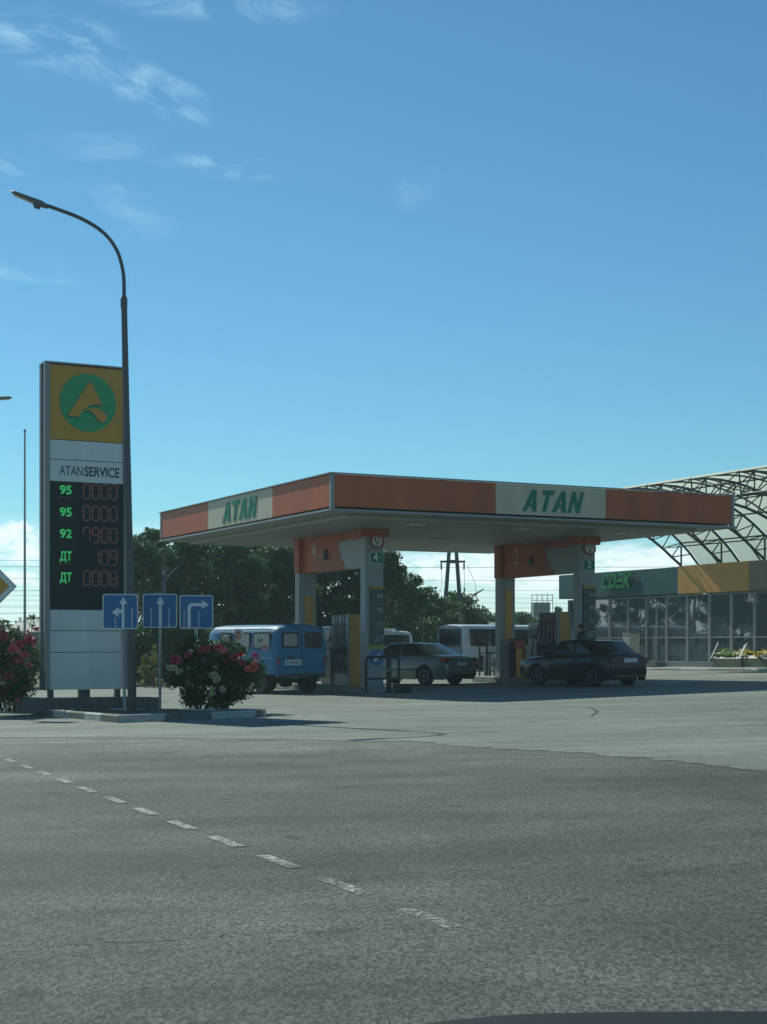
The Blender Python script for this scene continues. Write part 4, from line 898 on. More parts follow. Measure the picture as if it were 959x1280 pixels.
    me = bpy.data.meshes.new('cabin'); bm.to_mesh(me); bm.free(); me.materials.append(paint); me.polygons.foreach_set('use_smooth', [True] * len(me.polygons)); me.set_sharp_from_angle(angle=R(40))
    cb = bpy.data.objects.new('cabin', me); COL.objects.link(cb); cb.parent = t
    def pane(C, poly, nm, off=.004):
        v, f = quad_patch(C, soft(poly, .12), off); MB().add(v, f).build(nm, glassm, cb)
    pane((B['rbr'], B['rbl'], B['rtl'], B['rtr']), [(.07, .10), (.93, .10), (.90, .90), (.10, .90)], 'rear_window'); pane((B['fbl'], B['fbr'], B['ftr'], B['ftl']), [(.05, .06), (.95, .06), (.93, .93), (.07, .93)], 'windscreen')
    for s in (1, -1):
        zt_ = zr
        a, b_, c, d = (xr, s * wb, zb), (xm, s * (wb + .004), zb), (xm, s * (wt + .012), zr), (xrr, s * wt, zr - .03); e, f_, g_, h = (xm, s * (wb + .004), zb), (xf, s * wb, zb), (xrf, s * wt, zr - .03), (xm, s * (wt + .012), zr)
        if s > 0: C1, C2 = (b_, a, d, c), (f_, e, h, g_)
        else: C1, C2 = (a, b_, c, d), (e, f_, g_, h)
        fl = (lambda P_: [(1 - p, q_) for p, q_ in P_][::-1]) if s > 0 else (lambda P_: P_)
        pane(C1, fl([(.36, .10), (.96, .10), (.96, .88), (.30, .88)]), 'side_window', .012); pane(C1, fl([(.16, .10), (.32, .10), (.265, .86), (.22, .74)]), 'side_window', .012)
        pane(C2, fl([(.04, .10), (.80, .10), (.80, .86), (.04, .88)]), 'side_window', .012)
        MB().box((xf - .22, s * (wb + .14), zb + .06), (.10, .20, .13), bev=.03).build('mirror', paint, t)
        for hx in (xm + .12 - .22, xm - .85): MB().box((hx, s * (hw - .004), zb - .13), (.17, .03, .035), bev=.01).build('door_handle', paint, t)
        g = MB()
        for gx in (xm, xm + (xrf - xm) * 1.02 + .25): g.box((gx, s * (hw * .997), (zb + sill) / 2 + .08), (.009, .012, zb - sill - .28))
        g.box((xm - .1, s * hw * 1.0, .55), (L * .34, .016, .035)); g.build('door_gap', SEAM, t)
        for x in wx: wheel(t, x, s * (hw - .115), wr, .20, s, rimm)
    return t, body, B
# silver sedan (rear three-quarter)
PSIL = mat('silver_green_paint', (.15, .185, .165), .34, .35, coat=.5); PBLK = mat('black_paint', (.008, .009, .011), .3, spec=.35, coat=.35); PBLU = mat('van_blue', (.030, .150, .28), .55, var=.09, vscale=2, coat=.05, spec=.3)
def place(px, Y): c = at(px, 0, Y); return (c.x, Y, gz(c.x))
L, Wd = 4.55, 1.78
loc = place(513, 53.2)
t, body, B = sedan('parked_car', 'silver saloon car seen from behind between the two bays', loc, R(90 + 49), L, Wd, 1.45,
    [(-2.275, .93), (-2.1, 1.0), (-1.55, 1.03), (-1.2, 1.03), (1.0, .98), (1.5, .90), (2.0, .78), (2.275, .62)], (-1.72, -.88, .42, 1.32, .97, 1.46, .80, .58), PSIL, (-1.33, 1.37), .325, RIM, sill=.21)
for s in (1, -1):
    q = MB(); q.box((-2.19, s * .70, .86), (.16, .30, .20), bev=.03); q.box((-2.08, s * .80, .88), (.22, .10, .17), bev=.02); q.build('tail_light', TAIL, t)
MB().box((-2.285, 0, .74), (.02, .52, .11)).build('number_plate', PLATE, t)
q = MB(); q.box((-2.21, 0, .47), (.22, Wd * .86, .28), bev=.07); q.build('bumper', PSIL, t); MB().box((-2.30, 0, .36), (.06, 1.2, .07), bev=.01).build('bumper_insert', UNDER, t)
MB().box((-2.27, 0, .965), (.03, .7, .025)).build('trunk_trim', SILVER, t)
q = MB()
for s in (1, -1): q.box((2.12, s * .62, .66), (.22, .36, .15), bev=.03)
q.build('headlight', HEADL, t)
# black saloon
L, Wd = 4.12, 1.64; loc = place(728.5, 47.8)
t, body, B = sedan('parked_car', 'black saloon car parked beside the bay 2 pump', loc, R(90 + 36), L, Wd, 1.40,
    [(-2.06, .97), (-1.98, 1.0), (-1.4, 1.01), (.95, .95), (1.2, .92), (1.85, .86), (2.06, .78)], (-1.70, -1.16, .26, .98, .94, 1.42, .77, .66), PBLK, (-1.25, 1.22), .305, RIMD, sill=.19)
for s in (1, -1): q = MB(); q.box((-1.99, s * .62, .80), (.16, .34, .16), bev=.02); q.build('tail_light', mat('dark_tail_light', (.05, .006, .008), .3), t)
MB().box((-2.085, 0, .80), (.02, .56, .13)).build('number_plate', PLATE, t)
MB().box((-2.02, 0, .47), (.20, Wd * .80, .20), bev=.05).build('bumper', UNDER, t); MB().box((2.0, 0, .45), (.24, Wd * .9, .24), bev=.05).build('bumper', UNDER, t)
q = MB()
for s in (1, -1): q.box((1.96, s * .58, .68), (.20, .36, .15), bev=.02)
q.build('headlight', HEADL, t); 
q = MB(); q.box((0, Wd / 2 * 1.0, .46), (1.6, .03, .05), bev=.01); q.box((0, -Wd / 2 * 1.0, .46), (1.6, .03, .05), bev=.01); q.build('side_moulding', UNDER, t)
# blue van and minibuses share a rounded box body
def van_body(L, Wd, z0, z1, paint, name, parent, roof_r=.34, nose=.10, crown=.05, tumble=.05, wx=(), wr=.4):
    xs = [-L / 2, -L / 2 + .03, -L / 2 + .09, -L / 2 + .2, -L / 2 + .4] + [-L / 2 + .6 + (L - 1.2) * k / 20 for k in range(21)] + [L / 2 - .4, L / 2 - .2, L / 2 - .09, L / 2 - .03, L / 2]
    xs = sorted(set(xs + [w + wr * 1.12 * math.cos(PI * k / 10) for w in wx for k in range(11)])); hw = Wd / 2; q = MB(); vs = []; n = 17
    for x in xs:
        e = min(x + L / 2, L / 2 - x); k = 1 - nose * max(0, 1 - e / .22) ** 2.4; kz = 1 - nose * .55 * max(0, 1 - e / .25) ** 2.4; zb = z0
        for w in wx:
            d = abs(x - w)
            if d < wr * 1.12: zb = max(zb, wr + math.sqrt((wr * 1.12) ** 2 - d * d))
        top = z1 - (1 - kz) * 1.4; half = [(1.0, zb), (1.0, max(zb + .02, z0 + (z1 - z0) * .22)), (1.0, z0 + (z1 - z0) * .42), (1 - tumble * .3, z0 + (z1 - z0) * .62)]
        zr0 = top - roof_r; yr0 = 1 - tumble
        for j in range(5):
            a = R(90 * j / 4); half.append((yr0 - roof_r / hw * (1 - math.cos(a)), zr0 - crown + roof_r * math.sin(a)))
        half[-1] = (half[-1][0], top - crown)
        ring = [(x, y * hw * k, z) for y, z in half] + [(x, half[-1][0] * hw * k * .5, top - crown * .25)]
        full = ring + [(x, 0, top)] + [(a, -b, c) for a, b, c in reversed(ring)]
        vs += full
    m = len(full); fs = [(i * m + k, i * m + k + 1, (i + 1) * m + k + 1, (i + 1) * m + k) for i in range(len(xs) - 1) for k in range(m - 1)] + [tuple(range(m)), tuple((len(xs) - 1) * m + k for k in range(m - 1, -1, -1))]
    return MB().add(vs, fs).build(name, paint, parent, True, 40)
SEAL = mat('window_seal', (.015, .015, .015), .6); PALEG = mat('pale_see_through_glass', (.20, .23, .225), .2)  # pale tone painted in for light showing through the glass
Yv = 47.2; c = place(332, Yv)
L, Wd = 4.2, 1.84
t = thing('parked_van', 'sky blue round roofed van parked at the bay 4 pump', 'van', c, R(90 + 35))
bd = van_body(L, Wd, .60, 2.10, PBLU, 'body', t, .30, .09, .05, .05, (-1.18, 1.12), .40)
xb = -L / 2 - .012
for s, gl in ((1, PALEG), (-1, TINTED)):
    q = MB(); q.plate([(s * .40 + a, b) for a, b in rrect(.60, .48, .09)][::-1], .03, (xb - .006, 0, 1.62), (0, 1, 0), (0, 0, 1)); w_ = q.build('rear_window', SEAL, t); q = MB(); q.plate([(s * .40 + a, b) for a, b in rrect(.47, .36, .06)][::-1], .012, (xb - .014, 0, 1.62), (0, 1, 0), (0, 0, 1)); q.build('pane', gl, w_)
    MB().box((xb - .005, s * .80, .98), (.05, .10, .22), bev=.02).build('tail_light', TAIL, t)
q = MB(); q.box((xb + .006, 0, 1.38), (.012, .014, 1.15)); 
for s in (1, -1): q.box((xb + .02, s * .74, 1.38), (.012, .012, 1.10))
q.box((xb + .01, 0, .80), (.012, 1.46, .012)); q.build('door_gap', SEAM, t)
MB().box((xb - .012, .40, 1.10), (.05, .20, .07), bev=.015).build('door_handle', DKTRIM, t)
MB().box((xb - .004, .30, .96), (.02, .56, .16)).build('number_plate', PLATE, t)
q = MB()
for k in range(8): q.box((xb - .016, .30 - .21 + k * .06, .96), (.006, .03, .08 if k % 3 else .06))
q.build('plate_mark', INK, t)
MB().box((xb + .02, 0, .57), (.10, 1.7, .12), bev=.02).build('bumper', DKTRIM, t)
MB().box((xb - .0, .16, 1.98), (.03, .30, .04), bev=.01).build('lamp', DKTRIM, t)
for s in (1, -1):
    for wxp, ww in ((-1.32, 1.0), (-.18, .95), (.86, .70)):
        q = MB(); q.plate(rrect(ww, .50, .09), .045, (wxp, s * (Wd / 2 - .043), 1.60), (-s, 0, 0), (0, 0, 1)); w_ = q.build('side_window', SEAL, t)
        q = MB(); q.plate(rrect(ww - .11, .40, .06), .012, (wxp, s * (Wd / 2 - .004), 1.60), (-s, 0, 0), (0, 0, 1)); q.build('pane', PALEG if wxp < 0 else GLASSD, w_)
    q = MB(); q.box((-.5, s * (Wd / 2 - .002), 1.06), (3.2, .02, .03), bev=.008); q.box((0, s * (Wd / 2 - .04), 1.94), (L * .86, .03, .03), bev=.01); q.build('side_moulding', PBLU, t)
    for wxp in (-1.18, 1.12): wheel(t, wxp, s * .76, .385, .24, s, RIMD, 6)
q = MB(); q.box((0, 0, .62), (3.7, 1.3, .22)); q.box((-1.18, 0, .40), (.16, 1.3, .14)); q.box((1.12, 0, .40), (.16, 1.3, .14)); q.lathe((-1.18, 0, .39), [(.18, -.14), (.18, .14)], 12, 'x'); q.box((-2.0, -.4, .5), (.3, .35, .2)); q.build('chassis', UNDER, t)
MB().lathe((-2.05, .62, .48), [(.035, -.2), (.035, .14)], 10, 'x').build('exhaust', UNDER, t)
def minibus(label, px, Y, rz, L, Wd, zt, side_from=-.8):
    c = place(px, Y); t = thing('minibus', label, 'minibus', c, rz, 'white minibuses behind the pumps')
    van_body(L, Wd, .36, zt, MATS.get('bus_white') or mat('bus_white', (.60, .62, .62), .35, var=.05, coat=.3), 'body', t, .22, .07, .05, .06, (-L / 2 + 1.25, L / 2 - 1.2), .36)
    xb = -L / 2 - .01; zc = zt - .62
    q = MB(); q.plate([p for p in rrect(Wd * .80, .80, .10)][::-1], .05, (xb - .01, 0, zc), (0, 1, 0), (0, 0, 1)); q.build('rear_window', GLASSD, t)
    MB().box((xb + .01, 0, zt - 1.08), (.03, Wd * .92, .06), bev=.01).build('rear_trim', DKTRIM, t)
    for s in (1, -1):
        n = 4
        for k in range(n):
            x0 = -L / 2 + .42 + (L - 1.0) * k / n; ww = (L - 1.0) / n - .06; q = MB(); q.plate(rrect(ww, .84, .07), .07, (x0 + ww / 2, s * (Wd / 2 - .068), zt - .66), (-s, 0, 0), (0, 0, 1)); q.build('side_window', GLASSD, t)
        MB().box((xb + .06, s * Wd * .44, 1.0), (.10, .10, .30), bev=.02).build('tail_light', TAIL, t)
        for wxp in (-L / 2 + 1.25, L / 2 - 1.2): wheel(t, wxp, s * (Wd / 2 - .15), .345, .22, s, RIM)
    MB().box((0, 0, .42), (L * .9, Wd * .6, .3)).build('chassis', UNDER, t); MB().box((xb + .02, 0, .48), (.16, Wd * .9, .22), bev=.05).build('bumper', UNDER, t); MB().box((xb, 0, .92), (.02, .52, .12)).build('number_plate', PLATE, t)
    q = MB(); q.box((.3, 0, zt + .03), (1.0, .9, .16), bev=.05); q.build('roof_hatch', MATS['bus_white'], t)
minibus('large white minibus with dark windows behind the bay 2 rear column', 622, 77.5, R(38), 6.3, 2.05, 2.28)
minibus('smaller white minibus partly hidden behind the silver car', 484, 78, R(96), 5.6, 2.0, 2.10)
# ------------------------------------------------------------------ person on the bay 2 island: one continuous skinned body
def person(label, loc, rz):
    t = thing('person', label, 'person', loc, rz)
    J = {'pel': (0, 0, .95, .135), 'ch': (0, .0, 1.22, .15), 'sh': (0, 0, 1.42, .115), 'nk': (0, .01, 1.52, .06), 'hd': (0, .03, 1.64, .092), 'ht': (0, .02, 1.73, .08),
         'ls': (.19, 0, 1.41, .07), 'le': (.26, -.02, 1.13, .048), 'lw': (.25, .12, .90, .033), 'rs': (-.19, 0, 1.41, .07), 're': (-.27, -.01, 1.13, .048), 'rw': (-.20, .18, .98, .033),
         'lh': (.10, 0, .90, .10), 'lk': (.12, .02, .50, .068), 'la': (.12, -.02, .10, .045), 'lt': (.13, .13, .04, .035), 'rh': (-.10, 0, .90, .10), 'rk': (-.12, .03, .50, .068), 'ra': (-.13, 0, .10, .045), 'rt': (-.14, .15, .04, .035)}
    E_ = [('pel', 'ch'), ('ch', 'sh'), ('sh', 'nk'), ('nk', 'hd'), ('hd', 'ht'), ('sh', 'ls'), ('ls', 'le'), ('le', 'lw'), ('sh', 'rs'), ('rs', 're'), ('re', 'rw'), ('pel', 'lh'), ('lh', 'lk'), ('lk', 'la'), ('la', 'lt'), ('pel', 'rh'), ('rh', 'rk'), ('rk', 'ra'), ('ra', 'rt')]
    for w, s in (('lw', 1), ('rw', -1)):
        x, y, z, _ = J[w]; J[w + 'p'] = (x, y + .05, z - .05, .032); E_.append((w, w + 'p'))
        for f in range(5):
            off = (f - 1.5) * .018 if f < 4 else -.045 * s; J[w + 'a%d' % f] = (x + off, y + .09 if f < 4 else y + .06, z - .10 if f < 4 else z - .05, .0095); J[w + 'b%d' % f] = (x + off * 1.05, y + .10 + .004 * f, z - .145 + .006 * abs(f - 1.5) if f < 4 else z - .085, .008); E_ += [(w + 'p', w + 'a%d' % f), (w + 'a%d' % f, w + 'b%d' % f)]
    ks = list(J); me = bpy.data.meshes.new('person'); me.from_pydata([J[k][:3] for k in ks], [(ks.index(a), ks.index(b)) for a, b in E_], [])
    o = bpy.data.objects.new('tmp_person', me); COL.objects.link(o); md = o.modifiers.new('s', 'SKIN'); o.modifiers.new('ss', 'SUBSURF').levels = 1
    for i, k in enumerate(ks): me.skin_vertices[0].data[i].radius = (J[k][3],) * 2
    me.skin_vertices[0].data[0].use_root = True
    bpy.context.view_layer.update(); m2 = bpy.data.meshes.new_from_object(o.evaluated_get(bpy.context.evaluated_depsgraph_get())); bpy.data.objects.remove(o)
    for mm in (mat('dark_jacket', (.02, .022, .028), .8), mat('dark_trousers', (.025, .025, .03), .8), mat('skin', (.38, .22, .15), .55), mat('shoe', (.02, .018, .016), .6)): m2.materials.append(mm)
    for p in m2.polygons:
        z = p.center.z; p.use_smooth = True; p.material_index = 2 if z > 1.53 or (z < .90 and abs(p.center.x) > .17 and p.center.y > .08) or (z < .97 and p.center.y > .2) else (0 if z > .93 else (1 if z > .13 else 3))
    b = bpy.data.objects.new('body', m2); COL.objects.link(b); b.parent = t
    h = MB(); vs = []
    for i in range(7):
        a = R(90 * i / 6)
        for k in range(16): q_ = 2 * PI * k / 16; vs.append((.104 * math.cos(a) * math.cos(q_), .005 + .115 * math.cos(a) * math.sin(q_) - .01, 1.665 + .115 * math.sin(a) - (.05 if math.sin(q_) < 0 and i < 2 else 0)))
    h.add(vs, [(i * 16 + k, i * 16 + (k + 1) % 16, (i + 1) * 16 + (k + 1) % 16, (i + 1) * 16 + k) for i in range(6) for k in range(16)] + [tuple(range(15, -1, -1))]); h.build('hair', mat('dark_hair', (.015, .012, .010), .7), b, True)
    f = MB(); f.add([(-.014, .115, 1.635), (.014, .115, 1.635), (0, .15, 1.632), (0, .118, 1.675)], [(0, 1, 2), (1, 3, 2), (3, 0, 2), (0, 3, 1)]); f.build('nose', MATS['skin'], b)
    f = MB()
    for s in (-1, 1): f.lathe((s * .035, .112, 1.668), [(.012, 0), (.008, .008)], 8, 'y')
    f.box((0, .112, 1.595), (.045, .012, .010)); f.build('eyes_and_mouth', DKTRIM, b)
c = cuv(10.55, 3.72); person('person in dark clothes standing at the pump behind the black car', (c.x, c.y, gz(c.x) + .15), R(60))
# ------------------------------------------------------------------ shop building: its glazed front runs parallel to the canopy's side
BF = Vector((13.1, 72.0)); A3 = math.atan2(CV.y, CV.x)
def tpx(px):                                                  # distance along the front for a column of the photo
    k = (px - HX) / FPX; return (BF.x - k * BF.y) / (k * CV.y - CV.x)
ZR = 4.99; GT, GB = 3.70, .58
T1, T0 = tpx(708), tpx(940) - 16
TAN0, TAN1 = tpx(851), tpx(940)
sg = gz(BF.x)
shop = thing('shop_building', 'long low shop with glazed front and grey and tan fascia', 'shop', (BF.x, BF.y, 0), A3)
# local x runs along the front (away from the camera), local y points to the street side (left), building lies at y < 0
DEP = 9.
WALLG = mat('shop_grey', (.022, .084, .078), .5, var=.08); TANP = mat('shop_tan', (.46, .25, .062), .5, var=.10, vscale=1.5); BRNP = mat('shop_brown', (.20, .145, .085), .5, var=.1); FLOORM = mat('shop_floor', (.25, .25, .24), .4); INW = mat('shop_inner_wall', (.55, .57, .56), .7); 
def part(name, m, c, d, parent=shop, **k): return MB().box(c, d, **k).build(name, m, parent)
part('plinth', mat('shop_plinth', (.16, .17, .175), .6, var=.1), ((T0 + T1) / 2, -.10, (GB + sg - .03) / 2), (T1 - T0, .22, GB - sg + .03))
zf = (GT + ZR) / 2 + .03; hf = ZR - GT - .06
part('fascia', WALLG, ((TAN0 + T1) / 2 + .25, -.02, zf), (T1 - TAN0 + .5 - .01, .30, hf), bev=.02)['label'] = 'dark grey fascia with green lettering'
part('fascia', TANP, ((TAN0 + TAN1) / 2, .02, zf), (TAN0 - TAN1 - .012, .30, hf + .06), bev=.02)['label'] = 'tan fascia panel'
part('fascia', BRNP, ((TAN1 + T0) / 2, .02, zf), (TAN1 - T0 - .012, .30, hf + .06), bev=.02)['label'] = 'brown fascia panel'
part('fascia', WALLG, (T1 + .26, -DEP / 2 - .1, zf), (.28, DEP - .25, hf), bev=.02)
TS = TAN0 - 1.2                                               # beyond this point an unseen glass roof is added to sunlight the interior
part('roof', mat('roof_grey', (.2, .2, .2), .8), ((T0 + TS) / 2, -DEP / 2 - .1, ZR - .25), (TS - T0 - .1, DEP - .25, .2)); part('ceiling', INW, ((T0 + TS) / 2, -DEP / 2 - .1, GT + .05), (TS - T0 - .3, DEP - .4, .06)); part('added_roof_glass', SHOPGLASS, ((TS + T1) / 2, -DEP / 2 - .1, ZR - .25), (T1 - TS - .1, DEP - .25, .03))
part('floor', FLOORM, ((T0 + T1) / 2, -DEP / 2 - .1, sg + .04), (T1 - T0 - .1, DEP - .3, .10)); part('back_wall', INW, ((T0 + TAN0 - 1.2) / 2, -DEP, (sg + ZR) / 2 - .15), (TAN0 - 1.2 - T0, .2, ZR - sg - .3)); part('side_wall', INW, (T0 + .1, -DEP / 2 - .1, (sg + ZR) / 2 - .15), (.2, DEP - .25, ZR - sg - .4))
FRM = mat('window_frame_grey', (.26, .28, .28), .4, .3); FRML = mat('window_frame_light', (.34, .36, .36), .4, .4)
cuts = [tpx(p) for p in (709, 735, 761, 784, 807, 832, 858, 885.6, 913, 942)]
step = cuts[-2] - cuts[-1]
while cuts[-1] - step > T0 + .3: cuts.append(cuts[-1] - step)
cuts.append(T0 + .15)
for i, (a, b) in enumerate(zip(cuts, cuts[1:])):
    zmid = GB + (GT - GB) * .37; fr = FRM if i < 5 else FRML; q = MB(); w = a - b; m_ = (a + b) / 2; fw = .07
    for x in (a - fw / 2 - .004, b + fw / 2 + .004): q.box((x, -.10, (GB + GT) / 2), (fw, .12, GT - GB - .01))
    for z in (GB + .035, zmid, GT - .035): q.box((m_, -.10, z), (w - 2 * fw - .012, .10, .06))
    wd = q.build('window', fr, shop)
    for z0, z1 in ((GB + .067, zmid - .032), (zmid + .032, GT - .067)): MB().box((m_, -.10, (z0 + z1) / 2), (w - 2 * fw - .014, .012, z1 - z0)).build('pane', SHOPGLASS, wd)
# end wall glazing at the far gable, inner counters and shelves (the shop's own, seen through the panes)
for k in range(5): y0 = -.35 - k * 1.7; part('side_window_frame', FRM, (T1 - .05, y0 - .85, (GB + GT) / 2), (.10, .08, GT - GB), bev=.005)
nb = 5; bw = (T1 - TAN0 + 1.2) / nb
for k in range(nb):                                           # the far half is glazed on its rear side too
    x = TAN0 - 1.2 + bw * (k + .5); q = MB()
    for s in (-1, 1): q.box((x + s * (bw / 2 - .05), -DEP + .1, (sg + GT) / 2), (.09, .1, GT - sg - .1))
    q.box((x, -DEP + .1, GT - .03), (bw - .2, .1, .07)); q.box((x, -DEP + .1, sg + .45), (bw - .2, .1, .7)); w_ = q.build('window', FRM, shop); MB().box((x, -DEP + .1, (sg + .8 + GT - .06) / 2), (bw - .2, .012, GT - sg - .87)).build('pane', SHOPGLASS, w_)
INNER = mat('shop_fitting', (.32, .33, .32), .6, var=.2); DKF = mat('shop_fitting_dark', (.05, .05, .055), .6)
rr = random.Random(4)
for k in range(9):
    x = T1 - 1.2 - k * 2.3
    if x < T0 + 1: break
    s = thing('shop_shelf', 'shelf unit standing inside the glazed shop', 'shelf', (BF.x + CV.x * x - CV.y * -(3.2 + rr.random()), 0, 0), 0, 'shelves inside the shop')
    p = BF + CV * x + Vector((CV.y, -CV.x)) * (2.6 + rr.random() * 2); s.location = (p.x, p.y, gz(p.x) * 0 + sg + .09); s.rotation_euler.z = A3
    h = rr.uniform(1.2, 2.0); q = MB(); q.box((-.7, 0, h / 2), (.06, .45, h)); q.box((.7, 0, h / 2), (.06, .45, h)); q.box((0, .2, h / 2), (1.33, .03, h)); q.build('frame', rr.choice((INNER, DKF)), s)
    for j in range(4): MB().box((0, 0, .1 + j * h / 4.2), (1.33, .37, .04)).build('shelf_board', INNER, s)
# the entrance: pull handles on one bay, paper notices behind two panes, a pale cabinet by the wall
a, b = cuts[4], cuts[5]
q = MB(); q.tube([((a + b) / 2 + .08, .02, 1.0), ((a + b) / 2 + .08, .02, 1.95)], .02, 8); q.tube([((a + b) / 2 - .08, .02, 1.0), ((a + b) / 2 - .08, .02, 1.95)], .02, 8); q.box(((a + b) / 2, -.07, (GB + GT) / 2 - .2), (.09, .05, GT - GB - .6)); q.build('entrance_door', FRML, shop)
for k, dx, z, w, h in ((3, .2, 2.35, .34, .46), (5, -.2, 2.1, .42, .3), (7, .1, 1.5, .5, .7)): m_ = (cuts[k] + cuts[k + 1]) / 2; MB().box((m_ + dx, -.13, z), (w, .006, h)).build('paper_notice', mat('paper', (.55, .56, .52), .7, var=.15), shop)
pc = BF + CV * tpx(801) + Vector((-CV.y, CV.x)) * .55
t = thing('outdoor_cabinet', 'pale upright cabinet at the shop front behind the black car', 'cabinet', (pc.x, pc.y, gz(pc.x) + .07), A3)
MB().box((0, 0, .80), (.62, .55, 1.56), bev=.03).build('body', mat('cabinet_beige', (.42, .43, .38), .5, var=.12), t); MB().box((0, .285, .95), (.46, .02, .9), bev=.005).build('door', mat('cabinet_door', (.34, .35, .31), .5, var=.1), t); MB().box((0, 0, 1.60), (.68, .61, .05), bev=.01).build('lid', mat('cabinet_lid', (.25, .26, .25), .5), t)
# lettering on the shop fascia, leaning capitals
dl = thing('shop_letter_sign', 'green leaning capitals standing on the grey shop fascia', 'shop sign', (BF.x, BF.y, 0), A3)
ta, tb = tpx(757), tpx(795.5)
letters('CDEK', .74, ta - tb, ((ta + tb) / 2, .20, 4.52), (-1, 0, 0), (0, 1, 0), mat('sign_bright_green', (.008, .19, .05), .45), dl, shear=.26, t=.07, gap=.10)
MB().box(((ta + tb) / 2, .165, 4.50), (ta - tb + .1, .05, .10)).build('rail', DKTRIM, dl)
# two display stands with goods by the front
GLASSY = SHOPGLASS
FRUIT = [mat('yellow_fruit', (.75, .52, .06), .5, var=.2), mat('pale_fruit', (.60, .52, .25), .5, var=.2), mat('green_fruit', (.12, .22, .04), .5, var=.2)]
def stand(label, px, py, Y, w, fruit, cover):
    c = at(px, py, Y); t = thing('display_stand', label, 'display stand', (c.x, Y, gz(c.x)), A3 + PI / 2)
    # local x along the front towards the camera side, local -y to the street
    t.rotation_euler.z = A3 - PI
    MB().box((0, 0, .22), (w, .85, .44), bev=.02).build('base', mat('stand_base', (.07, .10, .06), .6, var=.2), t)
    tr = MB(); tr.add([(-w / 2, -.42, .46), (w / 2, -.42, .46), (w / 2, .40, 1.15), (-w / 2, .40, 1.15), (-w / 2, -.42, .44), (w / 2, -.42, .44), (w / 2, .40, .44), (-w / 2, .40, .44)], [(0, 1, 2, 3), (4, 7, 6, 5), (0, 4, 5, 1), (1, 5, 6, 2), (2, 6, 7, 3), (3, 7, 4, 0)]); tr.build('tray', DKTRIM, t)
    q = MB()
    for x in (-w / 2 - .02, w / 2 + .02): q.tube([(x, -.50, .46), (x, .25, 1.72)], .028, 6); q.tube([(x, .25, 1.72), (x, .40, .0)], .02, 6)
    q.tube([(-w / 2, .25, 1.72), (w / 2, .25, 1.72)], .024, 6); q.build('frame', mat('white_tube', (.62, .64, .62), .4), t)
    rg = random.Random(int(px)); 
    for k in range(3):
        q = MB(); x0 = -w / 2 + w * (k + .5) / 3
        for i in range(34):
            y = rg.uniform(-.36, .34); x = x0 + rg.uniform(-w / 6.6, w / 6.6); z = .46 + (y + .42) / .82 * .69 + rg.uniform(.03, .12); r = rg.uniform(.06, .10); q.lathe((x, y, z), [(.3 * r, -r * .9), (.85 * r, -r * .5), (r, 0), (.85 * r, r * .5), (.3 * r, r * .9)], 7)
        o = q.build('goods', FRUIT[fruit[k]], t, True); o['kind'] = 'stuff'
stand('low display stand with green goods before the shop window', 918, 836, 67.8, 1.9, (2, 2, 1), True)
stand('display stand heaped with yellow goods at the right edge', 955, 834, 66.2, 2.0, (0, 0, 1), False)
# pavement before the shop
pv = [BF + CV * (T1 + 1) + Vector((-CV.y, CV.x)) * q for q in (0.02, 2.6)] + [BF + CV * T0 + Vector((-CV.y, CV.x)) * q for q in (2.6, .02)]
kerb_island('shop_pavement', [(p.x, p.y) for p in pv], CONC, .10, seg=2., mats=(KERBW, CONC))
# ------------------------------------------------------------------ arched truss roof springing from the shop front over the drive
vault = thing('arched_roof', 'barrel roof of dark steel trusses and pale translucent sheets springing from the shop', 'roof', (BF.x, BF.y, 0), A3)
TRUSS = mat('truss_steel', (.018, .028, .026), .6, var=.15)
SHEET = bpy.data.materials.new('translucent_sheet'); SHEET.use_nodes = True
def sheet_mat():
    nt = SHEET.node_tree; N = nt.nodes; L_ = nt.links; p = N['Principled BSDF']; p.inputs['Base Color'].default_value = (.55, .58, .54, 1); p.inputs['Roughness'].default_value = .35
    tr = N.new('ShaderNodeBsdfTranslucent'); tr.inputs[0].default_value = (.86, .90, .80, 1); tp = N.new('ShaderNodeBsdfTransparent'); tp.inputs[0].default_value = (.75, .85, .85, 1)
    m1 = N.new('ShaderNodeMixShader'); m1.inputs[0].default_value = .8; L_.new(p.outputs[0], m1.inputs[1]); L_.new(tr.outputs[0], m1.inputs[2])
    tc = N.new('ShaderNodeTexCoord'); nz = N.new('ShaderNodeTexNoise'); nz.inputs['Scale'].default_value = .7; L_.new(tc.outputs['Object'], nz.inputs['Vector']); mr = N.new('ShaderNodeMapRange'); mr.inputs[3].default_value = .06; mr.inputs[4].default_value = .2; L_.new(nz.outputs[0], mr.inputs[0])
    m2 = N.new('ShaderNodeMixShader'); L_.new(mr.outputs[0], m2.inputs[0]); L_.new(m1.outputs[0], m2.inputs[1]); L_.new(tp.outputs[0], m2.inputs[2]); L_.new(m2.outputs[0], N['Material Output'].inputs[0])
sheet_mat()
HS_, RISE = 6.3, 2.92; RO = (HS_ ** 2 + RISE ** 2) / (2 * RISE); TH = math.asin(HS_ / RO); Z0 = ZR + .05
def arc(s, r=0., yo=-1.0):
    """s = 0 at the shop foot, 1 at the crown, 2 at the far foot; y grows towards the street."""
    a = TH * (1 - s); return (yo + HS_ - (RO - r) * math.sin(a), Z0 - (RO - RISE) + (RO - r) * math.cos(a))
SMAX = 1.13
ft = TAN0 - .1; xs_ = []
while ft > T0 + .5: xs_.append(ft); ft -= 2.85
NN = 11
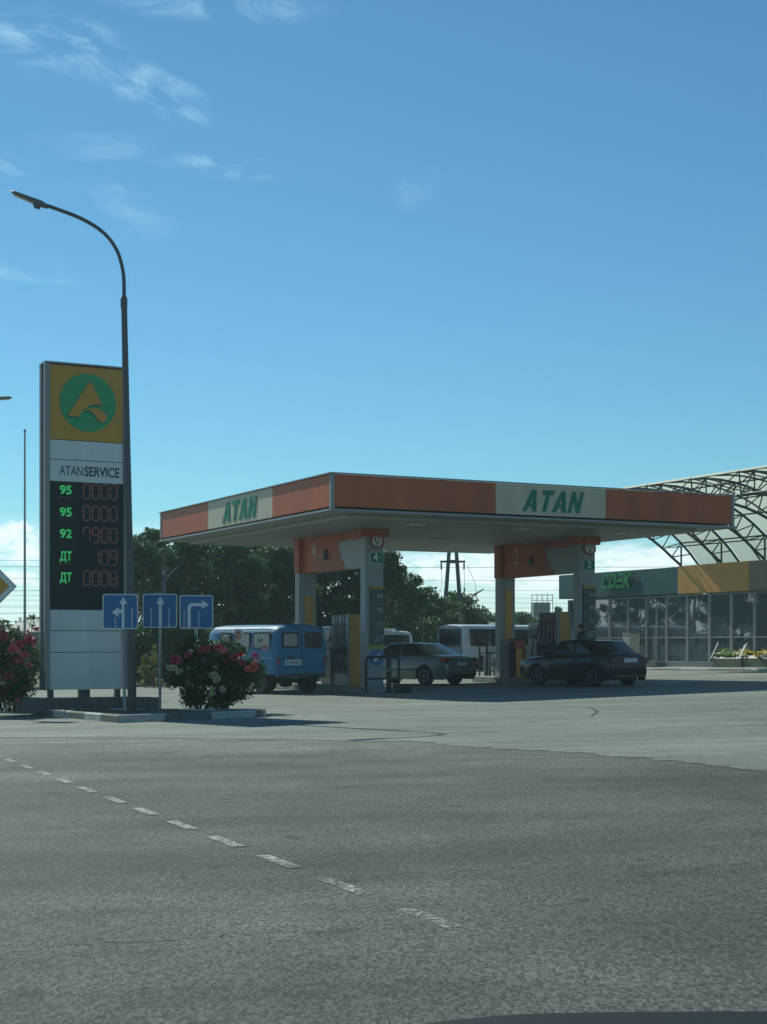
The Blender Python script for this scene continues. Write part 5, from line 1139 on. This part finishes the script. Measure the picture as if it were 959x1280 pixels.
for i, x in enumerate(xs_):
    q = MB(); so_ = [arc(SMAX * k / NN) for k in range(NN + 1)]; si_ = []
    for k in range(NN + 1):
        s = SMAX * k / NN; p = arc(s, .85 if s > .2 else .85 * (s / .2) ** .6 + .0); si_.append(p if k else (.02, Z0))
    q.tube([(x, y, z) for y, z in so_], .055, 6); 
    inn = [(.05, Z0)] + si_[2:]
    q.tube([(x, y, z) for y, z in inn], .06, 6); q.build('truss', TRUSS, vault)
    q = MB()
    for k in range(2, NN + 1):
        a, b = so_[k], si_[k]; q.tube([(x, a[0], a[1]), (x, b[0], b[1])], .032, 5, False); a2 = so_[k - 1]; q.tube([(x, a2[0], a2[1]), (x, b[0], b[1])], .028, 5, False)
    q.tube([(x, .05, Z0), (x, .05, arc(.17)[1])], .045, 5); q.build('truss_web', TRUSS, vault)
    if i + 1 < len(xs_):
        x2 = xs_[i + 1]; q = MB()
        q.tube([((x + x2) / 2, y, z) for y, z in so_], .04, 5); 
        for k in (0, 2, 4, 6, 8, 11): q.tube([(x - .03, *so_[k]), (x2 + .03, *so_[k])], .035, 5, False)
        for k in (3, 6, 9, 11): q.tube([(x - .03, *si_[k]), (x2 + .03, *si_[k])], .03, 5, False)
        for k in (7, 9, 10): q.tube([(x, *si_[k]), (x2, *so_[min(NN, k + 1)])], .025, 5, False); q.tube([(x2, *si_[k]), (x, *so_[min(NN, k + 1)])], .025, 5, False)
        q.build('purlins', TRUSS, vault)
        sh = MB(); vs = []
        for k in range(NN * 2 + 1):
            y, z = arc(SMAX * k / NN / 2, -.07)
            for xx in (x - .02, x2 + .02): vs.append((xx, y, z))
        for k in range(NN * 2 + 1):
            y, z = arc(SMAX * k / NN / 2, -.08)
            for xx in (x - .02, x2 + .02): vs.append((xx, y, z))
        n2 = 2 * (NN * 2 + 1); sh.add(vs, [(2 * k, 2 * k + 1, 2 * k + 3, 2 * k + 2) for k in range(NN * 2)] + [(n2 + 2 * k, n2 + 2 * k + 2, n2 + 2 * k + 3, n2 + 2 * k + 1) for k in range(NN * 2)]); sh.build('sheet', SHEET, vault, True)
# tie wires and lamp box under the roof
# ------------------------------------------------------------------ twin-leg pylon, utility pole, wires, far house, far block
Yp = 92.; c = at(566, 0, Yp); g = gz(c.x)
t = thing('power_pole', 'dark twin leg power pole with crossarm behind the canopy', 'power pole', (c.x, Yp, g))
for s in (-1, 1): MB().tube([(s * .72, 0, -.05), (s * .12, 0, 8.2)], [.15, .11], 10).build('leg', DKSTEEL, t, True)
WZ = EYE + (HY - 702) / FPX * Yp - g
q = MB(); q.box((0, .0, WZ), (1.5, .14, .12)); q.box((0, 0, WZ - .0), (.5, .3, .2)); q.box((0, .05, 3.0), (1.02, .1, .1)); q.box((0, 0, 7.6), (1.9, .14, .12)); q.build('crossarm', DKSTEEL, t)
INS = mat('insulator', (.05, .06, .06), .3)
for x in (-.68, .68): MB().lathe((x, 0, WZ - .06), [(.02, -.42), (.07, -.36), (.03, -.30), (.07, -.22), (.03, -.16), (.07, -.1), (.02, 0)], 8).build('insulator', INS, t)
q = MB(); q.tube([(.68, 0, WZ - .4), (.72, 0, WZ - 1.6), (.78, 0, WZ - 3.6)], .012, 4); q.tube([(-.68, 0, WZ - .4), (-.64, 0, WZ - 1.4), (-.95, 0, WZ - 2.4)], .012, 4); q.tube([(.9, 0, WZ - .3), (1.35, 0, WZ - 1.3), (1.5, 0, WZ - 2.8), (1.45, 0, WZ - 4.2)], .012, 4); q.lathe((.7, 0, WZ - 1.55), [(.05, -.25), (.05, 0)], 6); q.build('hanging_cable', DKTRIM, t)
c = at(597, 0, 96); z = EYE + (HY - 741) / FPX * 96
street_lamp((c.x - .72, 96., gz(c.x)), [Vector((c.x - .72, 96, z - .9)), Vector((c.x - .5, 96, z - .5)), Vector((c.x - .2, 96, z - .2))], Vector((1, 0, .6)), Vector((c.x, 96, z)), .07, .05, 'small far street lamp right of the twin leg power pole', .03)
Yu = 63.; c = at(205, 0, Yu); g = gz(c.x)
t = thing('utility_pole', 'weathered concrete utility pole with short arms before the dark trees', 'utility pole', (c.x, Yu, g))
MB().box((0, 0, 2.4), (.19, .17, 4.85), bev=.03).build('pole', CONCD, t)
q = MB(); q.tube([(0, 0, 3.35), (.22, -.06, 2.95), (.30, -.06, 2.8)], .04, 6); q.box((.33, -.06, 1.6), (.16, .16, 2.5), bev=.02); q.build('brace', STEEL, t); q = MB(); q.tube([(.06, 0, 4.2), (.3, 0, 4.55), (.62, 0, 4.85)], .028, 6); q.build('arm', STEEL, t); q = MB(); q.tube([(-.06, 0, 3.75), (-.85, 0, 3.62)], .018, 6); q.build('arm', STEEL, t); MB().box((0, 0, 4.55), (.12, .3, .12), bev=.02).build('cap', STEEL, t)
def wire(a, b, sag, label, r=.014):
    a, b = Vector(a), Vector(b); o = MB().tube([a.lerp(b, k / 24) - Vector((0, 0, sag * 4 * (k / 24) * (1 - k / 24))) for k in range(25)], r, 4).build('power_line', DKTRIM); return tag(o, label, 'power line', 'overhead wires')
wl = 'thin overhead wire crossing the low sky behind the canopy and price sign'
for py, Y, r, tl_ in ((702, 92, .016, 0), (722, 110, .014, .3), (731, 112, .014, -.2), (745, 130, .016, .4), (752, 132, .016, .5), (757, 134, .016, .3), (765, 150, .02, .8)):
    z = EYE + (HY - py) / FPX * Y; wire((-60, Y, z + tl_), (60, Y, z), .35, wl, r * .7)
for py, Y, py2 in ((737, 70, 736), (697, 90, 699), (765, 60, 764), (777, 60, 774)):
    wire((-40, Y, EYE + (HY - py) / FPX * Y), (at(205, 0, Y).x, Y, EYE + (HY - py2) / FPX * Y), .12, wl, .008)
# far house on the left
Yh = 112.; c = at(8, 0, Yh); g = gz(-25)
t = thing('far_house', 'small far house with grey gabled roof behind the pink rose bush', 'house', (c.x, Yh, g))
MB().box((3.6, 2.5, 1.35), (7.2, 5, 2.75)).build('wall', mat('house_wall', (.20, .19, .17), .8, var=.15), t)
rz_ = EYE + (HY - 774) / FPX * Yh - g; ez_ = EYE + (HY - 789.5) / FPX * Yh - g
q = MB(); q.add([(-.3, -.3, ez_), (-.3, 5.3, ez_), (.55, 2.5, rz_), (7.5, -.3, ez_), (7.5, 5.3, ez_), (6.8, 2.5, rz_), (-.3, -.3, ez_ - .12), (-.3, 5.3, ez_ - .12), (7.5, -.3, ez_ - .12), (7.5, 5.3, ez_ - .12)], [(0, 3, 5, 2), (1, 2, 5, 4), (0, 2, 1), (3, 4, 5), (0, 6, 8, 3), (1, 4, 9, 7), (0, 1, 7, 6), (3, 8, 9, 4), (6, 7, 9, 8)]); q.build('roof', mat('house_roof', (.30, .31, .30), .6, var=.15), t)
for x in (1.5, 4.2): MB().box((x, -.02, 1.7), (.9, .08, .9)).build('window', GLASSD, t)
# far multistorey block with scaffold
Yf = 230.; a = at(667, 0, Yf); b = at(688, 0, Yf); zt = EYE + (HY - 753) / FPX * Yf; wd = b.x - a.x
t = thing('far_building', 'far grey unfinished block beyond the trees, seen between the bay 2 columns', 'building', ((a.x + b.x) / 2, Yf, gz(25)))
zt -= gz(25); MB().box((0, 2, zt / 2), (wd, 4, zt)).build('wall', mat('far_wall', (.17, .18, .18), .8, var=.15), t); q = MB()
for k in range(5): q.tube([(-wd / 2 - .3 + k * (wd + .6) / 4, -.5, zt * .4), (-wd / 2 - .3 + k * (wd + .6) / 4, -.5, zt + 1.2)], .05, 4)
for z in (zt + .3, zt + 1.1): q.tube([(-wd / 2 - .3, -.5, z), (wd / 2 + .3, -.5, z)], .05, 4)
q.build('scaffold', DKSTEEL, t)
for k in range(3):
    for z in (.55, .75, .9): MB().box((-wd / 3 + k * wd / 3, -.02, zt * z), (.5, .06, .6)).build('window', GLASSD, t)
# far tree line: one mass beyond the site
g = np.random.default_rng(77); k = 420; xx = np.concatenate([g.uniform(-150, 150, 330), g.uniform(8, 32, 90)]); hh = g.uniform(2.2, 4.6, k) + .8 * np.sin(xx * .35)
yy = g.uniform(150, 185, k); xz = np.stack([xx, yy, hh * .55 + .3], 1); rad = hh * .55
o = bpy.data.objects.new('far_tree_line', leaf_mesh('far_tree_line', xz, rad, 42000, .42, TREELEAF2, flat=1., seed=78)); COL.objects.link(o); struct(o, 'stuff')
for px, ty, Y, pi, lbl in ((596, 763, 120, 0, 'small far rounded tree right of the power pole'), (612, 768, 124, 3, 'low far tree behind the white minibus'), (652, 766, 122, 3, 'far tree right of the bay 2 rear column'), (660, 768, 128, 3, 'far tree left of the grey unfinished block'), (698, 758, 150, 1, 'slim far tree above the bay 2 pump')):
    tree(px, ty, Y, pi, lbl, None, .9 if pi != 1 else .5)
# ------------------------------------------------------------------ bonnet of the car the photo was taken from
own = thing('own_car', 'dark bonnet edge of the car in the foreground at the bottom right', 'car', (.50, 2.2, gz(.5)), 0)
q = MB(); nx, ny = 22, 12; vs = []
for j in range(ny + 1):
    y = -1.05 + 1.10 * j / ny
    for i in range(nx + 1):
        x = -.74 + 1.48 * i / nx; e = abs(x) / .74; z = .886 - .02 * e ** 2 - .10 * max(0, e - .35) ** 2 * 1.6 - .10 * max(0, y) ** 2 - .03 * max(0, -y) ** 1.5; z -= .10 * max(0, (y - .0) / .05) ** 2
        vs.append((x, y, z - gz(.5)))
q.add(vs, [(j * (nx + 1) + i, j * (nx + 1) + i + 1, (j + 1) * (nx + 1) + i + 1, (j + 1) * (nx + 1) + i) for j in range(ny) for i in range(nx)]); q.build('bonnet', mat('own_bonnet', (.010, .011, .012), .6, spec=.15), own, True, 60)
q = MB()
for s in (-1, 1): q.box((s * .78, -.52, .52), (.10, 1.05, .34), bev=.04)
q.box((0, -.02, .56), (1.45, .08, .26), bev=.03); q.box((0, -1.06, .52), (1.5, .06, .44)); q.build('body', MATS['own_bonnet'], own)
MB().box((0, .03, .38), (1.6, .14, .22), bev=.05).build('bumper', UNDER, own)
for s in (-1, 1):
    q = MB(); q.lathe((s * .66, -.5, .30), [(.19, -.1), (.29, -.1), (.30, 0), (.29, .1), (.19, .1)], 20, 'x'); w_ = q.build('wheel', TYRE, own, True); q = MB(); q.lathe((s * .69, -.5, .30), [(.18, -.06), (.18, .06)], 16, 'x'); q.build('rim', RIMD, w_)

# ------------------------------------------------------------------ thin summer haze, also added to lift the shadows: one closed box round everything
hz = bpy.data.materials.new('haze_air'); hz.use_nodes = True; nt = hz.node_tree; nt.nodes.clear(); o_ = nt.nodes.new('ShaderNodeOutputMaterial'); pv_ = nt.nodes.new('ShaderNodeVolumePrincipled')
pv_.inputs['Color'].default_value = (.70, .94, 1, 1); pv_.inputs['Density'].default_value = .00055; pv_.inputs['Anisotropy'].default_value = .35; nt.links.new(pv_.outputs[0], o_.inputs['Volume'])
o = MB().box((0, 2350, 5.5), (6100, 5400, 15)).build('haze', hz); struct(o, 'stuff')
